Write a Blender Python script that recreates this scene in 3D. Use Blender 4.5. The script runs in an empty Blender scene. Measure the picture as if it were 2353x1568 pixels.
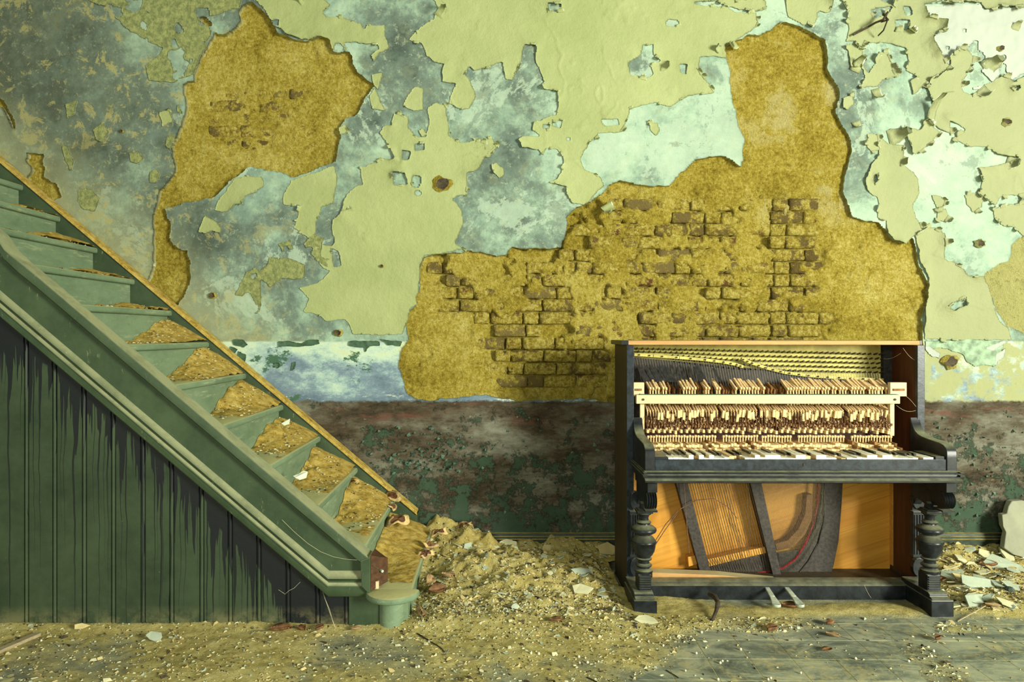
import bpy, bmesh, math, random
import numpy as np
from mathutils import Vector, Matrix
R = random.Random(7)
S = bpy.context.scene
COL = S.collection
# ------------------------------------------------------------------ camera, light, exposure
F, CX, CY, EYE = 1569.0, 1140.0, 768.0, 1.27
cam = bpy.data.objects.new('camera', bpy.data.cameras.new('camera'))
COL.objects.link(cam)
cam.location = (0, 0, EYE)
cam.rotation_euler = (math.pi / 2, 0, 0)
cam.data.sensor_width = 36
cam.data.lens = 36 * F / 2353
cam.data.shift_x = (1176.5 - CX) / 2353
cam.data.shift_y = (CY - 784) / 2353
cam.data.clip_start = .05
S.camera = cam
S.view_settings.view_transform = 'Standard'
S.view_settings.look = 'None'
S.view_settings.gamma = 1
S.view_settings.use_curve_mapping = False
S.view_settings.exposure = 0.0
w = bpy.data.worlds.new('world')
S.world = w
w.use_nodes = True
w.node_tree.nodes['Background'].inputs[0].default_value = (.92, 1.0, .80, 1)
w.node_tree.nodes['Background'].inputs[1].default_value = .24
def area(name, loc, target, sx, sy, power, color):
    l = bpy.data.lights.new(name, 'AREA')
    l.shape = 'RECTANGLE'; l.size = sx; l.size_y = sy; l.energy = power; l.color = color
    o = bpy.data.objects.new(name, l); COL.objects.link(o)
    o.location = loc
    o.rotation_euler = (Vector(target) - Vector(loc)).to_track_quat('-Z', 'Y').to_euler()
    return o
area('window_daylight', (5.8, -2.4, 2.3), (.6, 3.86, 1.25), 1.6, 2.2, 1180, (1.0, 1.0, .86))
area('front_left_fill', (-1.4, -3.6, 2.3), (-.6, 3.86, 1.2), 2.0, 1.8, 185, (1.0, 1.0, .86))  # added fill light behind the camera, not a known window

# ------------------------------------------------------------------ helpers
def X(px, D): return (px - CX) * D / F
def Z(py, D): return EYE - (py - CY) * D / F
def P(px, py, D): return (X(px, D), D, Z(py, D))
def floorD(py, z=0.0): return (EYE - z) * F / (py - CY)

BASE = {}
def base(o):
    return BASE.get(o.name, Vector((0, 0, 0))) if o else Vector((0, 0, 0))
def thing(name, label, cat, loc, group=None):
    o = bpy.data.objects.new(name, None); COL.objects.link(o)
    o.location = loc; o.empty_display_size = .05
    o['label'] = label; o['category'] = cat
    if group: o['group'] = group
    BASE[o.name] = Vector(loc)
    return o
def tag(o, label=None, cat=None, group=None, kind=None):
    if label: o['label'] = label
    if cat: o['category'] = cat
    if group: o['group'] = group
    if kind: o['kind'] = kind
    return o
def link(name, me, parent=None, loc=None):
    o = bpy.data.objects.new(name, me); COL.objects.link(o)
    if parent:
        o.parent = parent
        b = base(parent)
        if loc is not None: o.location = Vector(loc) - b
        BASE[o.name] = Vector(loc) if loc is not None else b
    else:
        if loc is not None: o.location = loc
        BASE[o.name] = Vector(loc) if loc is not None else Vector((0, 0, 0))
    return o
def np_mesh(name, v, f, mats, smooth=True, mi=None):
    me = bpy.data.meshes.new(name)
    v = np.asarray(v, np.float32); f = np.asarray(f, np.int32)
    k = f.shape[1]
    me.vertices.add(len(v)); me.vertices.foreach_set('co', v.ravel())
    me.loops.add(f.size); me.loops.foreach_set('vertex_index', f.ravel())
    me.polygons.add(len(f)); me.polygons.foreach_set('loop_start', np.arange(0, f.size, k, dtype=np.int32))
    me.update(calc_edges=True)
    for m in (mats if isinstance(mats, (list, tuple)) else [mats]): me.materials.append(m)
    me.polygons.foreach_set('use_smooth', np.full(len(f), smooth))
    if mi is not None: me.polygons.foreach_set('material_index', np.asarray(mi, np.int32))
    return me

class MB:
    def __init__(s): s.v = []; s.f = []; s.m = []
    def add(s, v, f, mi=0):
        n = len(s.v); s.v += [tuple(p) for p in v]
        s.f += [tuple(i + n for i in q) for q in f]; s.m += [mi] * len(f)
        return s
    def box(s, x0, x1, y0, y1, z0, z1, mi=0):
        v = [(x, y, z) for x in (x0, x1) for y in (y0, y1) for z in (z0, z1)]
        return s.add(v, [(0, 1, 3, 2), (4, 6, 7, 5), (0, 4, 5, 1), (2, 3, 7, 6), (0, 2, 6, 4), (1, 5, 7, 3)], mi)
    def bar(s, p0, p1, w, h, up=(0, 0, 1), mi=0, w1=None, h1=None):
        p0 = Vector(p0); p1 = Vector(p1); d = (p1 - p0).normalized()
        a = d.cross(Vector(up))
        if a.length < 1e-5: a = d.cross(Vector((1, 0, 0)))
        a.normalize(); b = a.cross(d).normalized()
        v = []
        for p, ww, hh in ((p0, w, h), (p1, w1 or w, h1 or h)):
            for sa, sb in ((-1, -1), (1, -1), (1, 1), (-1, 1)): v.append(p + a * (sa * ww / 2) + b * (sb * hh / 2))
        return s.add(v, [(0, 1, 2, 3), (7, 6, 5, 4), (0, 4, 5, 1), (1, 5, 6, 2), (2, 6, 7, 3), (3, 7, 4, 0)], mi)
    def tube(s, pts, r, n=6, mi=0, caps=True):
        pts = [Vector(p) for p in pts]; v = []; k = len(pts)
        rr = r if isinstance(r, (list, tuple)) else [r] * k
        for i, p in enumerate(pts):
            d = (pts[min(i + 1, k - 1)] - pts[max(i - 1, 0)]).normalized()
            a = d.cross(Vector((.31, .2, .93)))
            if a.length < 1e-4: a = d.cross(Vector((1, 0, 0)))
            a.normalize(); b = d.cross(a)
            for j in range(n):
                t = 2 * math.pi * j / n
                v.append(p + (a * math.cos(t) + b * math.sin(t)) * rr[i])
        f = [(i * n + j, i * n + (j + 1) % n, (i + 1) * n + (j + 1) % n, (i + 1) * n + j) for i in range(k - 1) for j in range(n)]
        if caps: f += [tuple(range(n))[::-1], tuple((k - 1) * n + j for j in range(n))]
        return s.add(v, f, mi)
    def lathe(s, cx, cy, prof, n=24, mi=0):
        v = []; k = len(prof)
        for r, z in prof:
            for j in range(n):
                t = 2 * math.pi * j / n; v.append((cx + r * math.cos(t), cy + r * math.sin(t), z))
        f = [(i * n + j, i * n + (j + 1) % n, (i + 1) * n + (j + 1) % n, (i + 1) * n + j) for i in range(k - 1) for j in range(n)]
        f += [tuple(range(n))[::-1], tuple((k - 1) * n + j for j in range(n))]
        return s.add(v, f, mi)
    def prism(s, pts, a0, a1, axis='y', mi=0):
        n = len(pts); v = []
        for a in (a0, a1):
            for p, q in pts:
                v.append((p, a, q) if axis == 'y' else (a, p, q) if axis == 'x' else (p, q, a))
        f = [tuple(range(n))[::-1], tuple(range(n, 2 * n))] + [(i, (i + 1) % n, n + (i + 1) % n, n + i) for i in range(n)]
        return s.add(v, f, mi)
    def build(s, name, mats, parent=None, bevel=0, smooth=False, loc=None, seg=2, tri=False, fix=True):
        me = bpy.data.meshes.new(name)
        b = Vector(loc) if loc is not None else base(parent)
        me.from_pydata([tuple(Vector(p) - b) for p in s.v], [], s.f)
        for m in (mats if isinstance(mats, (list, tuple)) else [mats]): me.materials.append(m)
        me.polygons.foreach_set('material_index', s.m)
        if fix:
            bm = bmesh.new(); bm.from_mesh(me); bmesh.ops.recalc_face_normals(bm, faces=bm.faces)
            bm.to_mesh(me); bm.free()
        if smooth:
            me.polygons.foreach_set('use_smooth', [True] * len(me.polygons))
            try: me.set_sharp_from_angle(angle=math.radians(42))
            except Exception: pass
        o = link(name, me, parent, loc)
        if bevel:
            m = o.modifiers.new('bevel', 'BEVEL'); m.width = bevel; m.segments = seg; m.limit_method = 'ANGLE'; m.angle_limit = math.radians(35)
        return o

_lat = {}
def vnoise(x, y, seed):
    if seed not in _lat: _lat[seed] = np.random.RandomState(seed).rand(256, 256).astype(np.float32)
    L = _lat[seed]
    xi = np.floor(x).astype(np.int64); yi = np.floor(y).astype(np.int64)
    fx = x - xi; fy = y - yi
    fx = fx * fx * (3 - 2 * fx); fy = fy * fy * (3 - 2 * fy)
    x0 = xi & 255; x1 = (xi + 1) & 255; y0 = yi & 255; y1 = (yi + 1) & 255
    return (L[x0, y0] * (1 - fx) + L[x1, y0] * fx) * (1 - fy) + (L[x0, y1] * (1 - fx) + L[x1, y1] * fx) * fy
def fbm(x, y, per, octv=4, seed=0, gain=.5):
    x = np.asarray(x, float); y = np.asarray(y, float)
    t = 0; a = 1; n = 0; f = 1.0 / per
    for i in range(octv):
        t = t + a * (vnoise(x * f + 13.7 * i, y * f + 7.1 * i, seed * 17 + i) - .5); n += a * .5; a *= gain; f *= 2.03
    return t / n
def sstep(a, b, x):
    t = np.clip((x - a) / (b - a), 0, 1); return t * t * (3 - 2 * t)
def poly_sdf(px, py, poly):
    """signed distance, positive inside"""
    q = np.asarray(poly, float); d2 = np.full(px.shape, 1e12); ins = np.zeros(px.shape, bool)
    for i in range(len(q)):
        ax, ay = q[i - 1]; bx, by = q[i]
        ex, ey = bx - ax, by - ay
        L = ex * ex + ey * ey + 1e-9
        t = np.clip(((px - ax) * ex + (py - ay) * ey) / L, 0, 1)
        d2 = np.minimum(d2, (px - ax - t * ex) ** 2 + (py - ay - t * ey) ** 2)
        if ay != by:
            c = (ay > py) != (by > py)
            ins ^= c & (px < (bx - ax) * (py - ay) / (by - ay) + ax)
    return np.where(ins, 1, -1) * np.sqrt(d2)

def cut_sheet(gx, gy, sd, step):
    """grid -> kept quads with the rim snapped on sd=0. returns px,py (flat), quads, rim edges"""
    g0, g1 = np.gradient(sd, step)          # axis0 = y rows, axis1 = x cols
    gn = np.sqrt(g0 ** 2 + g1 ** 2) + 1e-6
    valid = sd > -.8 * step
    mv = valid & (sd < .35 * step)
    dd = np.clip(-sd / gn, -step * .9, step * .9) * mv
    x = gx + g1 / gn * dd; y = gy + g0 / gn * dd
    c = valid[:-1, :-1] & valid[1:, :-1] & valid[:-1, 1:] & valid[1:, 1:]
    pos = sd > .05 * step
    c &= (pos[:-1, :-1] | pos[1:, :-1] | pos[:-1, 1:] | pos[1:, 1:])
    ny, nx = sd.shape
    idx = np.arange(ny * nx).reshape(ny, nx)
    a, b, cc, d = idx[:-1, :-1], idx[:-1, 1:], idx[1:, 1:], idx[1:, :-1]
    quads = np.stack([a[c], d[c], cc[c], b[c]], 1)
    pad = np.pad(c, 1)
    ed = []
    ed.append(np.stack([b[c & ~pad[:-2, 1:-1]], a[c & ~pad[:-2, 1:-1]]], 1))
    ed.append(np.stack([d[c & ~pad[2:, 1:-1]], cc[c & ~pad[2:, 1:-1]]], 1))
    ed.append(np.stack([a[c & ~pad[1:-1, :-2]], d[c & ~pad[1:-1, :-2]]], 1))
    ed.append(np.stack([cc[c & ~pad[1:-1, 2:]], b[c & ~pad[1:-1, 2:]]], 1))
    return x.ravel(), y.ravel(), quads, np.concatenate(ed)
def compact(v, f):
    u, inv = np.unique(f, return_inverse=True)
    return v[u], inv.reshape(f.shape)
def sheet_mesh(name, x, y, q, e, depth, skirt, mats, mi_skirt=None):
    """depth: array of world Y for every grid vertex, skirt: world Y array for the rim's rear"""
    Wx = (x - CX) * DW / F; Wz = EYE - (y - CY) * DW / F
    v = np.stack([Wx, depth, Wz], 1); n = len(v)
    v2 = np.stack([Wx, skirt, Wz], 1)
    qs = np.stack([e[:, 0], e[:, 1], e[:, 1] + n, e[:, 0] + n], 1)
    f = np.concatenate([q, qs]); mi = np.concatenate([np.zeros(len(q), int), np.full(len(qs), 0 if mi_skirt is None else mi_skirt)])
    v, f = compact(np.concatenate([v, v2]), f)
    return np_mesh(name, v, f, mats, True, mi)

# ------------------------------------------------------------------ materials
class NT:
    def __init__(s, name, rough=.85, spec=.3):
        s.m = bpy.data.materials.new(name); s.m.use_nodes = True
        s.t = s.m.node_tree; s.n = s.t.nodes; s.b = s.n['Principled BSDF']
        s.b.inputs['Roughness'].default_value = rough
        s.b.inputs['Specular IOR Level'].default_value = spec
        s.g = s.n.new('ShaderNodeNewGeometry')
        s.pos = s.g.outputs['Position']
    def put(s, sock, val):
        if hasattr(val, 'is_linked') or hasattr(val, 'links'): s.t.links.new(val, sock)
        elif isinstance(val, (tuple, list)) and len(val) == 3 and sock.type == 'RGBA': sock.default_value = (*val, 1)
        else: sock.default_value = val
    def noise(s, scale, detail=6, rough=.6, vec=None, dist=0, stretch=None):
        vec = vec or s.pos
        if stretch:
            mp = s.n.new('ShaderNodeMapping'); s.t.links.new(vec, mp.inputs[0]); mp.inputs['Scale'].default_value = stretch; vec = mp.outputs[0]
        n = s.n.new('ShaderNodeTexNoise'); s.t.links.new(vec, n.inputs['Vector'])
        n.inputs['Scale'].default_value = scale; n.inputs['Detail'].default_value = detail
        n.inputs['Roughness'].default_value = rough; n.inputs['Distortion'].default_value = dist
        return n.outputs['Fac']
    def voro(s, scale, feature='F1', out='Distance', vec=None):
        n = s.n.new('ShaderNodeTexVoronoi'); n.feature = feature; s.t.links.new(vec or s.pos, n.inputs['Vector']); n.inputs['Scale'].default_value = scale
        return n.outputs[out]
    def ramp(s, fac, stops, mode='LINEAR'):
        n = s.n.new('ShaderNodeValToRGB'); n.color_ramp.interpolation = mode
        e = n.color_ramp.elements
        while len(e) < len(stops): e.new(.5)
        for el, (p, c) in zip(e, stops):
            el.position = p; el.color = (*c, 1) if isinstance(c, (tuple, list)) else (c, c, c, 1)
        s.put(n.inputs[0], fac); return n.outputs[0]
    def mix(s, fac, a, b, mode='MIX'):
        n = s.n.new('ShaderNodeMix'); n.data_type = 'RGBA'; n.blend_type = mode
        s.put(n.inputs[0], fac); s.put(n.inputs[6], a); s.put(n.inputs[7], b); return n.outputs[2]
    def math(s, op, a, b=0.0, c=None, clamp=False):
        n = s.n.new('ShaderNodeMath'); n.operation = op; n.use_clamp = clamp
        s.put(n.inputs[0], a); s.put(n.inputs[1], b)
        if c is not None: s.put(n.inputs[2], c)
        return n.outputs[0]
    def xyz(s, v=None):
        n = s.n.new('ShaderNodeSeparateXYZ'); s.t.links.new(v or s.pos, n.inputs[0]); return n.outputs
    def comb(s, x, y, z):
        n = s.n.new('ShaderNodeCombineXYZ'); s.put(n.inputs[0], x); s.put(n.inputs[1], y); s.put(n.inputs[2], z); return n.outputs[0]
    def map(s, v, a, b, c=0.0, d=1.0):
        n = s.n.new('ShaderNodeMapRange'); n.clamp = True; s.put(n.inputs[0], v)
        n.inputs[1].default_value = a; n.inputs[2].default_value = b; n.inputs[3].default_value = c; n.inputs[4].default_value = d
        return n.outputs[0]
    def attr(s, name):
        n = s.n.new('ShaderNodeAttribute'); n.attribute_name = name; return n.outputs['Fac']
    def rnd(s):
        return s.n.new('ShaderNodeObjectInfo').outputs['Random']
    def upz(s, a=.55, b=.9):
        return s.map(s.xyz(s.g.outputs['Normal'])[2], a, b)
    def bump(s, h, strength=.5, dist=.01, prev=None):
        n = s.n.new('ShaderNodeBump'); n.inputs['Strength'].default_value = strength; n.inputs['Distance'].default_value = dist
        s.put(n.inputs['Height'], h)
        if prev is not None: s.t.links.new(prev, n.inputs['Normal'])
        return n.outputs[0]
    def done(s, col, normal=None, rough=None, metal=None):
        s.put(s.b.inputs['Base Color'], col)
        if normal is not None: s.t.links.new(normal, s.b.inputs['Normal'])
        if rough is not None: s.put(s.b.inputs['Roughness'], rough)
        if metal is not None: s.put(s.b.inputs['Metallic'], metal)
        return s.m

def simple(name, c, rough=.7, var=.25, scale=30, bump=.2, spec=.3, metal=None, dust=0, dustc=(.50, .45, .22)):
    t = NT(name, rough, spec)
    n = t.noise(scale, 5)
    col = t.mix(t.map(n, .35, .65), tuple(x * (1 - var) for x in c), tuple(min(1, x * (1 + var)) for x in c))
    if dust:
        d = t.math('MULTIPLY', t.upz(.5, .95), t.map(t.noise(14, 6, .7), .30, .62, .25, 1), clamp=True)
        col = t.mix(t.math('MULTIPLY', d, dust), col, dustc)
    return t.done(col, t.bump(n, bump, .004), metal=metal)

def wood(name, c1, c2, axis='x', rough=.5, scale=6, spec=.3, dust=0):
    t = NT(name, rough, spec)
    st = {'x': (.6, 9, 9), 'y': (9, .6, 9), 'z': (9, 9, .6)}[axis]
    n = t.noise(scale, 6, .6, stretch=st, dist=.4)
    g = t.noise(scale * 9, 3, .6, stretch=st)
    col = t.mix(t.map(n, .3, .7), c1, c2)
    col = t.mix(t.map(g, .45, .75, 0, .45), col, tuple(x * .55 for x in c1))
    if dust:
        d = t.math('MULTIPLY', t.upz(.5, .95), t.map(t.noise(10, 6, .7), .3, .6, .3, 1), clamp=True)
        col = t.mix(t.math('MULTIPLY', d, dust), col, (.45, .42, .22))
    return t.done(col, t.bump(g, .15, .002))

DW = 3.86                       # distance of the wall
def mat_plaster():
    t = NT('old_plaster', .9, .15)
    x, y, z = t.xyz()
    n1 = t.noise(1.35, 12, .66, dist=.3)
    n2 = t.noise(4.2, 10, .72)
    n3 = t.noise(17, 8, .75)
    n4 = t.noise(70, 4, .7)
    # washed distemper: grey green to mint, lighter to the right
    fac = t.math('ADD', t.math('ADD', t.math('MULTIPLY', n1, .62), t.math('MULTIPLY', n2, .38)), t.map(x, -3.2, 3.2, -.115, .025))
    fac = t.math('ADD', fac, t.math('MULTIPLY', t.math('SUBTRACT', n3, .5), .16))
    up = t.ramp(fac, [(.33, (.06, .085, .07)), (.42, (.135, .185, .145)), (.475, (.235, .335, .245)), (.53, (.33, .455, .33)), (.62, (.42, .51, .39)), (.74, (.47, .55, .44))])
    blue = t.math('MULTIPLY', t.map(t.noise(2.6, 9, .7), .52, .64), t.map(x, -1.5, 2.6, .75, .3))
    up = t.mix(t.math('MULTIPLY', blue, .8), up, (.17, .265, .225))
    wa = t.math('MULTIPLY', t.map(t.math('ADD', t.noise(2.2, 14, .74, dist=.4), t.map(x, -3, 3, -.075, .03)), .515, .535), .75)
    up = t.mix(wa, up, t.mix(n3, (.27, .375, .28), (.43, .53, .40)))
    wb = t.math('MULTIPLY', t.map(t.noise(3.6, 14, .78, dist=.3), .55, .565), .52)
    up = t.mix(wb, up, t.mix(n3, (.07, .10, .08), (.19, .25, .19)))
    up = t.mix(t.map(x, 1.0, 2.8, 0, .42), up, t.mix(.5, up, (.12, .16, .125)))  # right end darkened in colour to offset the strong window light
    sp_ = t.math('MULTIPLY', t.map(t.noise(26, 10, .8), .57, .60), .5)
    up = t.mix(sp_, up, (.36, .43, .29))
    # ochre flecks on the left
    fl = t.math('MULTIPLY', t.map(t.noise(9, 10, .78, dist=.5), .545, .575), t.map(x, -2.2, -.9, 1, .12))
    up = t.mix(t.math('MULTIPLY', fl, .85), up, (.40, .37, .14))
    gr = t.math('MULTIPLY', t.map(t.noise(3.1, 11, .75), .55, .68), t.map(x, -2.4, -1.3, .8, 0))
    up = t.mix(gr, up, (.15, .155, .075))
    up = t.mix(t.map(x, -2.6, -1.2, .42, 0), up, t.mix(n3, (.035, .045, .028), (.15, .15, .075)))  # left end darkened in colour, standing in for light falling off
    # damp ochre stain along the stair
    stair = t.math('ADD', z, t.math('MULTIPLY', x, .845))                    # distance above the stair line
    st = t.map(t.math('ADD', stair, t.math('MULTIPLY', n2, .5)), -.05, .62, .75, 0)
    up = t.mix(t.math('MULTIPLY', st, t.map(x, -.75, -.55, 1, 0)), up, (.33, .33, .16))
    # band under the old picture line: bluish, scuffed
    bz = t.math('ADD', z, t.math('MULTIPLY', t.math('SUBTRACT', n2, .5), .02))
    bandm = t.map(bz, 1.222, 1.232, 1, 0)
    bfac = t.math('ADD', t.math('MULTIPLY', t.noise(5, 11, .78, stretch=(.8, 1, 1.5)), .8), t.math('MULTIPLY', t.map(z, .88, 1.23), .2))
    bnd = t.ramp(bfac, [(.36, (.10, .15, .19)), (.46, (.17, .24, .28)), (.52, (.29, .41, .38)), (.60, (.46, .58, .44)), (.70, (.50, .55, .30))])
    wh = t.math('MULTIPLY', t.map(t.noise(13, 9, .8, stretch=(.5, 1, 1.6)), .55, .60), t.map(z, .96, .90))
    bnd = t.mix(wh, bnd, (.66, .70, .60))
    gg = t.math('MULTIPLY', t.map(t.noise(6, 7, .7, stretch=(.6, 1, 1)), .60, .625), 1)
    bnd = t.mix(gg, bnd, (.055, .12, .07))
    bright = t.math('MULTIPLY', t.map(x, 2.25, 2.45), t.map(t.noise(8, 8, .7), .40, .5))
    bnd = t.mix(bright, bnd, (.28, .30, .145))
    col = t.mix(bandm, up, bnd)
    # dado below
    dz = t.math('ADD', z, t.math('MULTIPLY', t.math('SUBTRACT', n3, .5), .05))
    dm = t.map(dz, .884, .896, 1, 0)
    dn = t.noise(3.4, 12, .74, stretch=(.55, 1, 1.5))
    da = t.ramp(dn, [(.34, (.016, .013, .008)), (.45, (.060, .046, .027)), (.53, (.105, .098, .068)), (.62, (.175, .18, .135)), (.72, (.27, .245, .17))])
    gm = t.math('ADD', t.noise(8, 12, .78), t.map(z, .15, .85, .085, -.06))
    da = t.mix(t.map(gm, .525, .565, 0, .9), da, (.034, .066, .038))
    red = t.math('MULTIPLY', t.map(t.noise(7, 9, .75, stretch=(.35, 1, 2)), .54, .62), t.map(z, .70, .84))
    da = t.mix(t.math('MULTIPLY', red, .8), da, (.13, .05, .035))
    pk = t.map(t.noise(22, 8, .8), .63, .67)
    da = t.mix(t.math('MULTIPLY', pk, .6), da, (.34, .30, .18))
    col = t.mix(dm, col, da)
    col = t.mix(t.map(n4, .62, .72, 0, .35), col, (.06, .07, .045))
    b = t.bump(t.math('ADD', t.math('MULTIPLY', n2, .5), t.math('MULTIPLY', n3, .5)), .35, .02)
    b = t.bump(t.noise(120, 4, .7), .25, .004, b)
    b = t.bump(t.math('MULTIPLY', t.map(gm, .52, .56), dm), .8, .004, b)
    return t.done(col, b)
def mat_green():
    t = NT('green_paint', .62, .3)
    x, y, z = t.xyz()
    n = t.noise(3, 9, .65); n2 = t.noise(40, 5, .7)
    col = t.mix(t.map(n, .35, .65), (.285, .33, .13), (.345, .39, .17))
    col = t.mix(t.map(x, -2.4, -.8, .6, 0), col, (.23, .255, .085))
    col = t.mix(t.map(x, .9, 2.6, 0, .7), col, (.24, .255, .135))  # same paint, darkened towards the right to counter overbright light
    col = t.mix(t.map(n2, .63, .75, 0, .5), col, (.20, .23, .09))
    cr = t.noise(24, 7, .72)
    b = t.bump(cr, .5, .016)
    b = t.bump(t.noise(180, 3, .6, stretch=(.4, 1, 1)), .12, .003, b)
    return t.done(col, b)
def mat_crumb():
    t = NT('crazed_green_paint', .75, .2)
    n = t.noise(34, 8, .75)
    col = t.mix(t.map(n, .42, .6), (.20, .235, .09), (.37, .40, .15))
    return t.done(col, t.bump(n, .9, .02))
def mat_white(name, c, var=.1):
    t = NT(name, .8, .2)
    n = t.noise(5, 8, .7)
    col = t.mix(t.map(n, .35, .65), tuple(a * (1 - var) for a in c), c)
    return t.done(col, t.bump(t.noise(60, 5), .2, .004))
def mat_ochre():
    t = NT('ochre_render', .97, .08)
    x, y, z = t.xyz()
    n1 = t.noise(3.2, 9, .7); n2 = t.noise(26, 8, .75); n3 = t.noise(105, 5, .72)
    f = t.math('ADD', t.math('MULTIPLY', n1, .34), t.math('ADD', t.math('MULTIPLY', n2, .26), t.math('MULTIPLY', t.noise(62, 5, .75), .40)))
    col = t.ramp(f, [(.36, (.14, .09, .010)), (.44, (.33, .25, .03)), (.51, (.53, .42, .068)), (.60, (.76, .66, .20))])
    pale = t.math('MULTIPLY', t.math('MULTIPLY', t.map(n1, .50, .58), t.map(x, 1.25, 1.6)), t.map(z, 1.85, 2.0))
    col = t.mix(t.math('MULTIPLY', pale, .6), col, (.62, .56, .26))
    lime = t.map(x, 2.5, 2.7)
    col = t.mix(t.math('MULTIPLY', lime, .7), col, (.55, .57, .25))
    col = t.mix(t.map(t.noise(9, 8, .8), .62, .70, 0, .7), col, (.13, .085, .03))
    col = t.mix(t.map(t.noise(52, 6, .8), .57, .64, 0, .7), col, (.15, .10, .01))
    h = t.math('ADD', t.math('MULTIPLY', n2, .6), t.math('MULTIPLY', n3, .4))
    b = t.bump(h, 1.0, .05)
    return t.done(col, b)
def mat_brick():
    t = NT('ochre_coated_brick', .95, .1)
    r = t.rnd()
    c = t.ramp(r, [(0, (.08, .045, .02)), (.25, (.17, .075, .03)), (.45, (.24, .175, .055)), (.7, (.18, .125, .04)), (1, (.29, .22, .075))])
    n = t.noise(15, 9, .75); n3 = t.noise(85, 6, .75)
    och = t.ramp(t.noise(48, 7, .78), [(.38, (.26, .18, .02)), (.5, (.52, .41, .068)), (.60, (.76, .65, .19))])
    x, y, z = t.xyz()
    lim = t.math('ADD', t.math('MULTIPLY', r, .15), t.math('ADD', t.map(z, .85, 1.05, .12, 0), .345))
    m = t.math('MULTIPLY', t.math('SUBTRACT', n, lim), 14, clamp=True)
    col = t.mix(m, c, och)
    return t.done(col, t.bump(t.math('ADD', t.math('MULTIPLY', n3, .6), t.math('MULTIPLY', n, .6)), 1.0, .05))
def mat_stairgreen():
    t = NT('dusty_green_stair_paint', .6, .3)
    n = t.noise(5, 8, .7); n2 = t.noise(40, 6, .7)
    col = t.mix(t.map(n, .35, .65), (.026, .047, .021), (.050, .080, .037))
    col = t.mix(t.map(n2, .56, .72, 0, .5), col, (.035, .05, .025))
    sc = t.noise(26, 7, .8, stretch=(1, 1, .35))
    col = t.mix(t.map(sc, .62, .68, 0, .5), col, (.30, .33, .19))
    d = t.math('MULTIPLY', t.upz(.35, .85), t.map(t.noise(9, 8, .72), .22, .55, .35, 1))
    col = t.mix(t.math('MULTIPLY', d, .85), col, (.40, .41, .22))
    return t.done(col, t.bump(t.math('ADD', t.math('MULTIPLY', n2, .5), t.math('MULTIPLY', sc, .3)), .25, .006))
def mat_tread():
    t = NT('worn_green_tread_paint', .65, .25)
    n = t.noise(6, 8, .7, stretch=(1, .4, 1)); n2 = t.noise(45, 6, .7)
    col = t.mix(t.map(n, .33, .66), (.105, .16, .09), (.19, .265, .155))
    sc = t.noise(14, 8, .8, stretch=(1, .25, 2.2))
    col = t.mix(t.map(sc, .55, .66, 0, .6), col, (.40, .43, .25))
    col = t.mix(t.map(n2, .60, .72, 0, .5), col, (.07, .085, .045))
    d = t.math('MULTIPLY', t.upz(.5, .95), t.map(t.noise(11, 8, .72), .25, .5, .6, 1))
    col = t.mix(d, col, (.40, .39, .17))
    return t.done(col, t.bump(n2, .3, .006))
def mat_board():
    t = NT('green_board_with_dark_runs', .5, .35)
    x, y, z = t.xyz()
    n = t.noise(4, 8, .7); n2 = t.noise(60, 5, .7)
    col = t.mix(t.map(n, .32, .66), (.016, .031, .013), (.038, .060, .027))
    edge = t.math('SUBTRACT', t.math('SUBTRACT', Z(726, 2.94), t.math('MULTIPLY', t.math('SUBTRACT', x, X(0, 2.94)), .845)), z)   # metres below the raking rail
    wob = t.math('MULTIPLY', t.math('SUBTRACT', t.noise(3.2, 3, .5, stretch=(.6, .6, 1)), .5), .035)
    xx = t.math('ADD', x, wob)
    runs = t.noise(25, 2.5, .62, vec=t.comb(xx, 0.0, 0.0))
    runs2 = t.noise(75, 2, .6, vec=t.comb(t.math('ADD', xx, 7.0), 0.0, 0.0))
    big = t.noise(4.5, 2, .5, vec=t.comb(x, 3.0, 0.0))
    ln = t.math('ADD', t.map(big, .3, .7, .01, .10), t.math('ADD', t.map(runs, .46, .60, 0, .30), t.math('ADD', t.map(runs2, .555, .63, 0, .95), t.map(x, -1.25, -.75, 0, .22))))
    m = t.map(t.math('SUBTRACT', ln, edge), -.004, .004)
    fade = t.map(edge, .15, .75, 1, .72)
    col = t.mix(t.math('MULTIPLY', m, fade), col, (.0055, .008, .009))
    lo = t.math('MULTIPLY', t.map(z, .10, .01), t.map(t.noise(12, 7, .75), .42, .6))
    col = t.mix(t.math('MULTIPLY', lo, .6), col, (.22, .20, .09))
    sp = t.map(t.noise(48, 5, .8), .70, .73)
    col = t.mix(t.math('MULTIPLY', sp, .6), col, (.35, .34, .2))
    return t.done(col, t.bump(n2, .15, .004), rough=t.mix(m, (.65,) * 3, (.52,) * 3))
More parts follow.
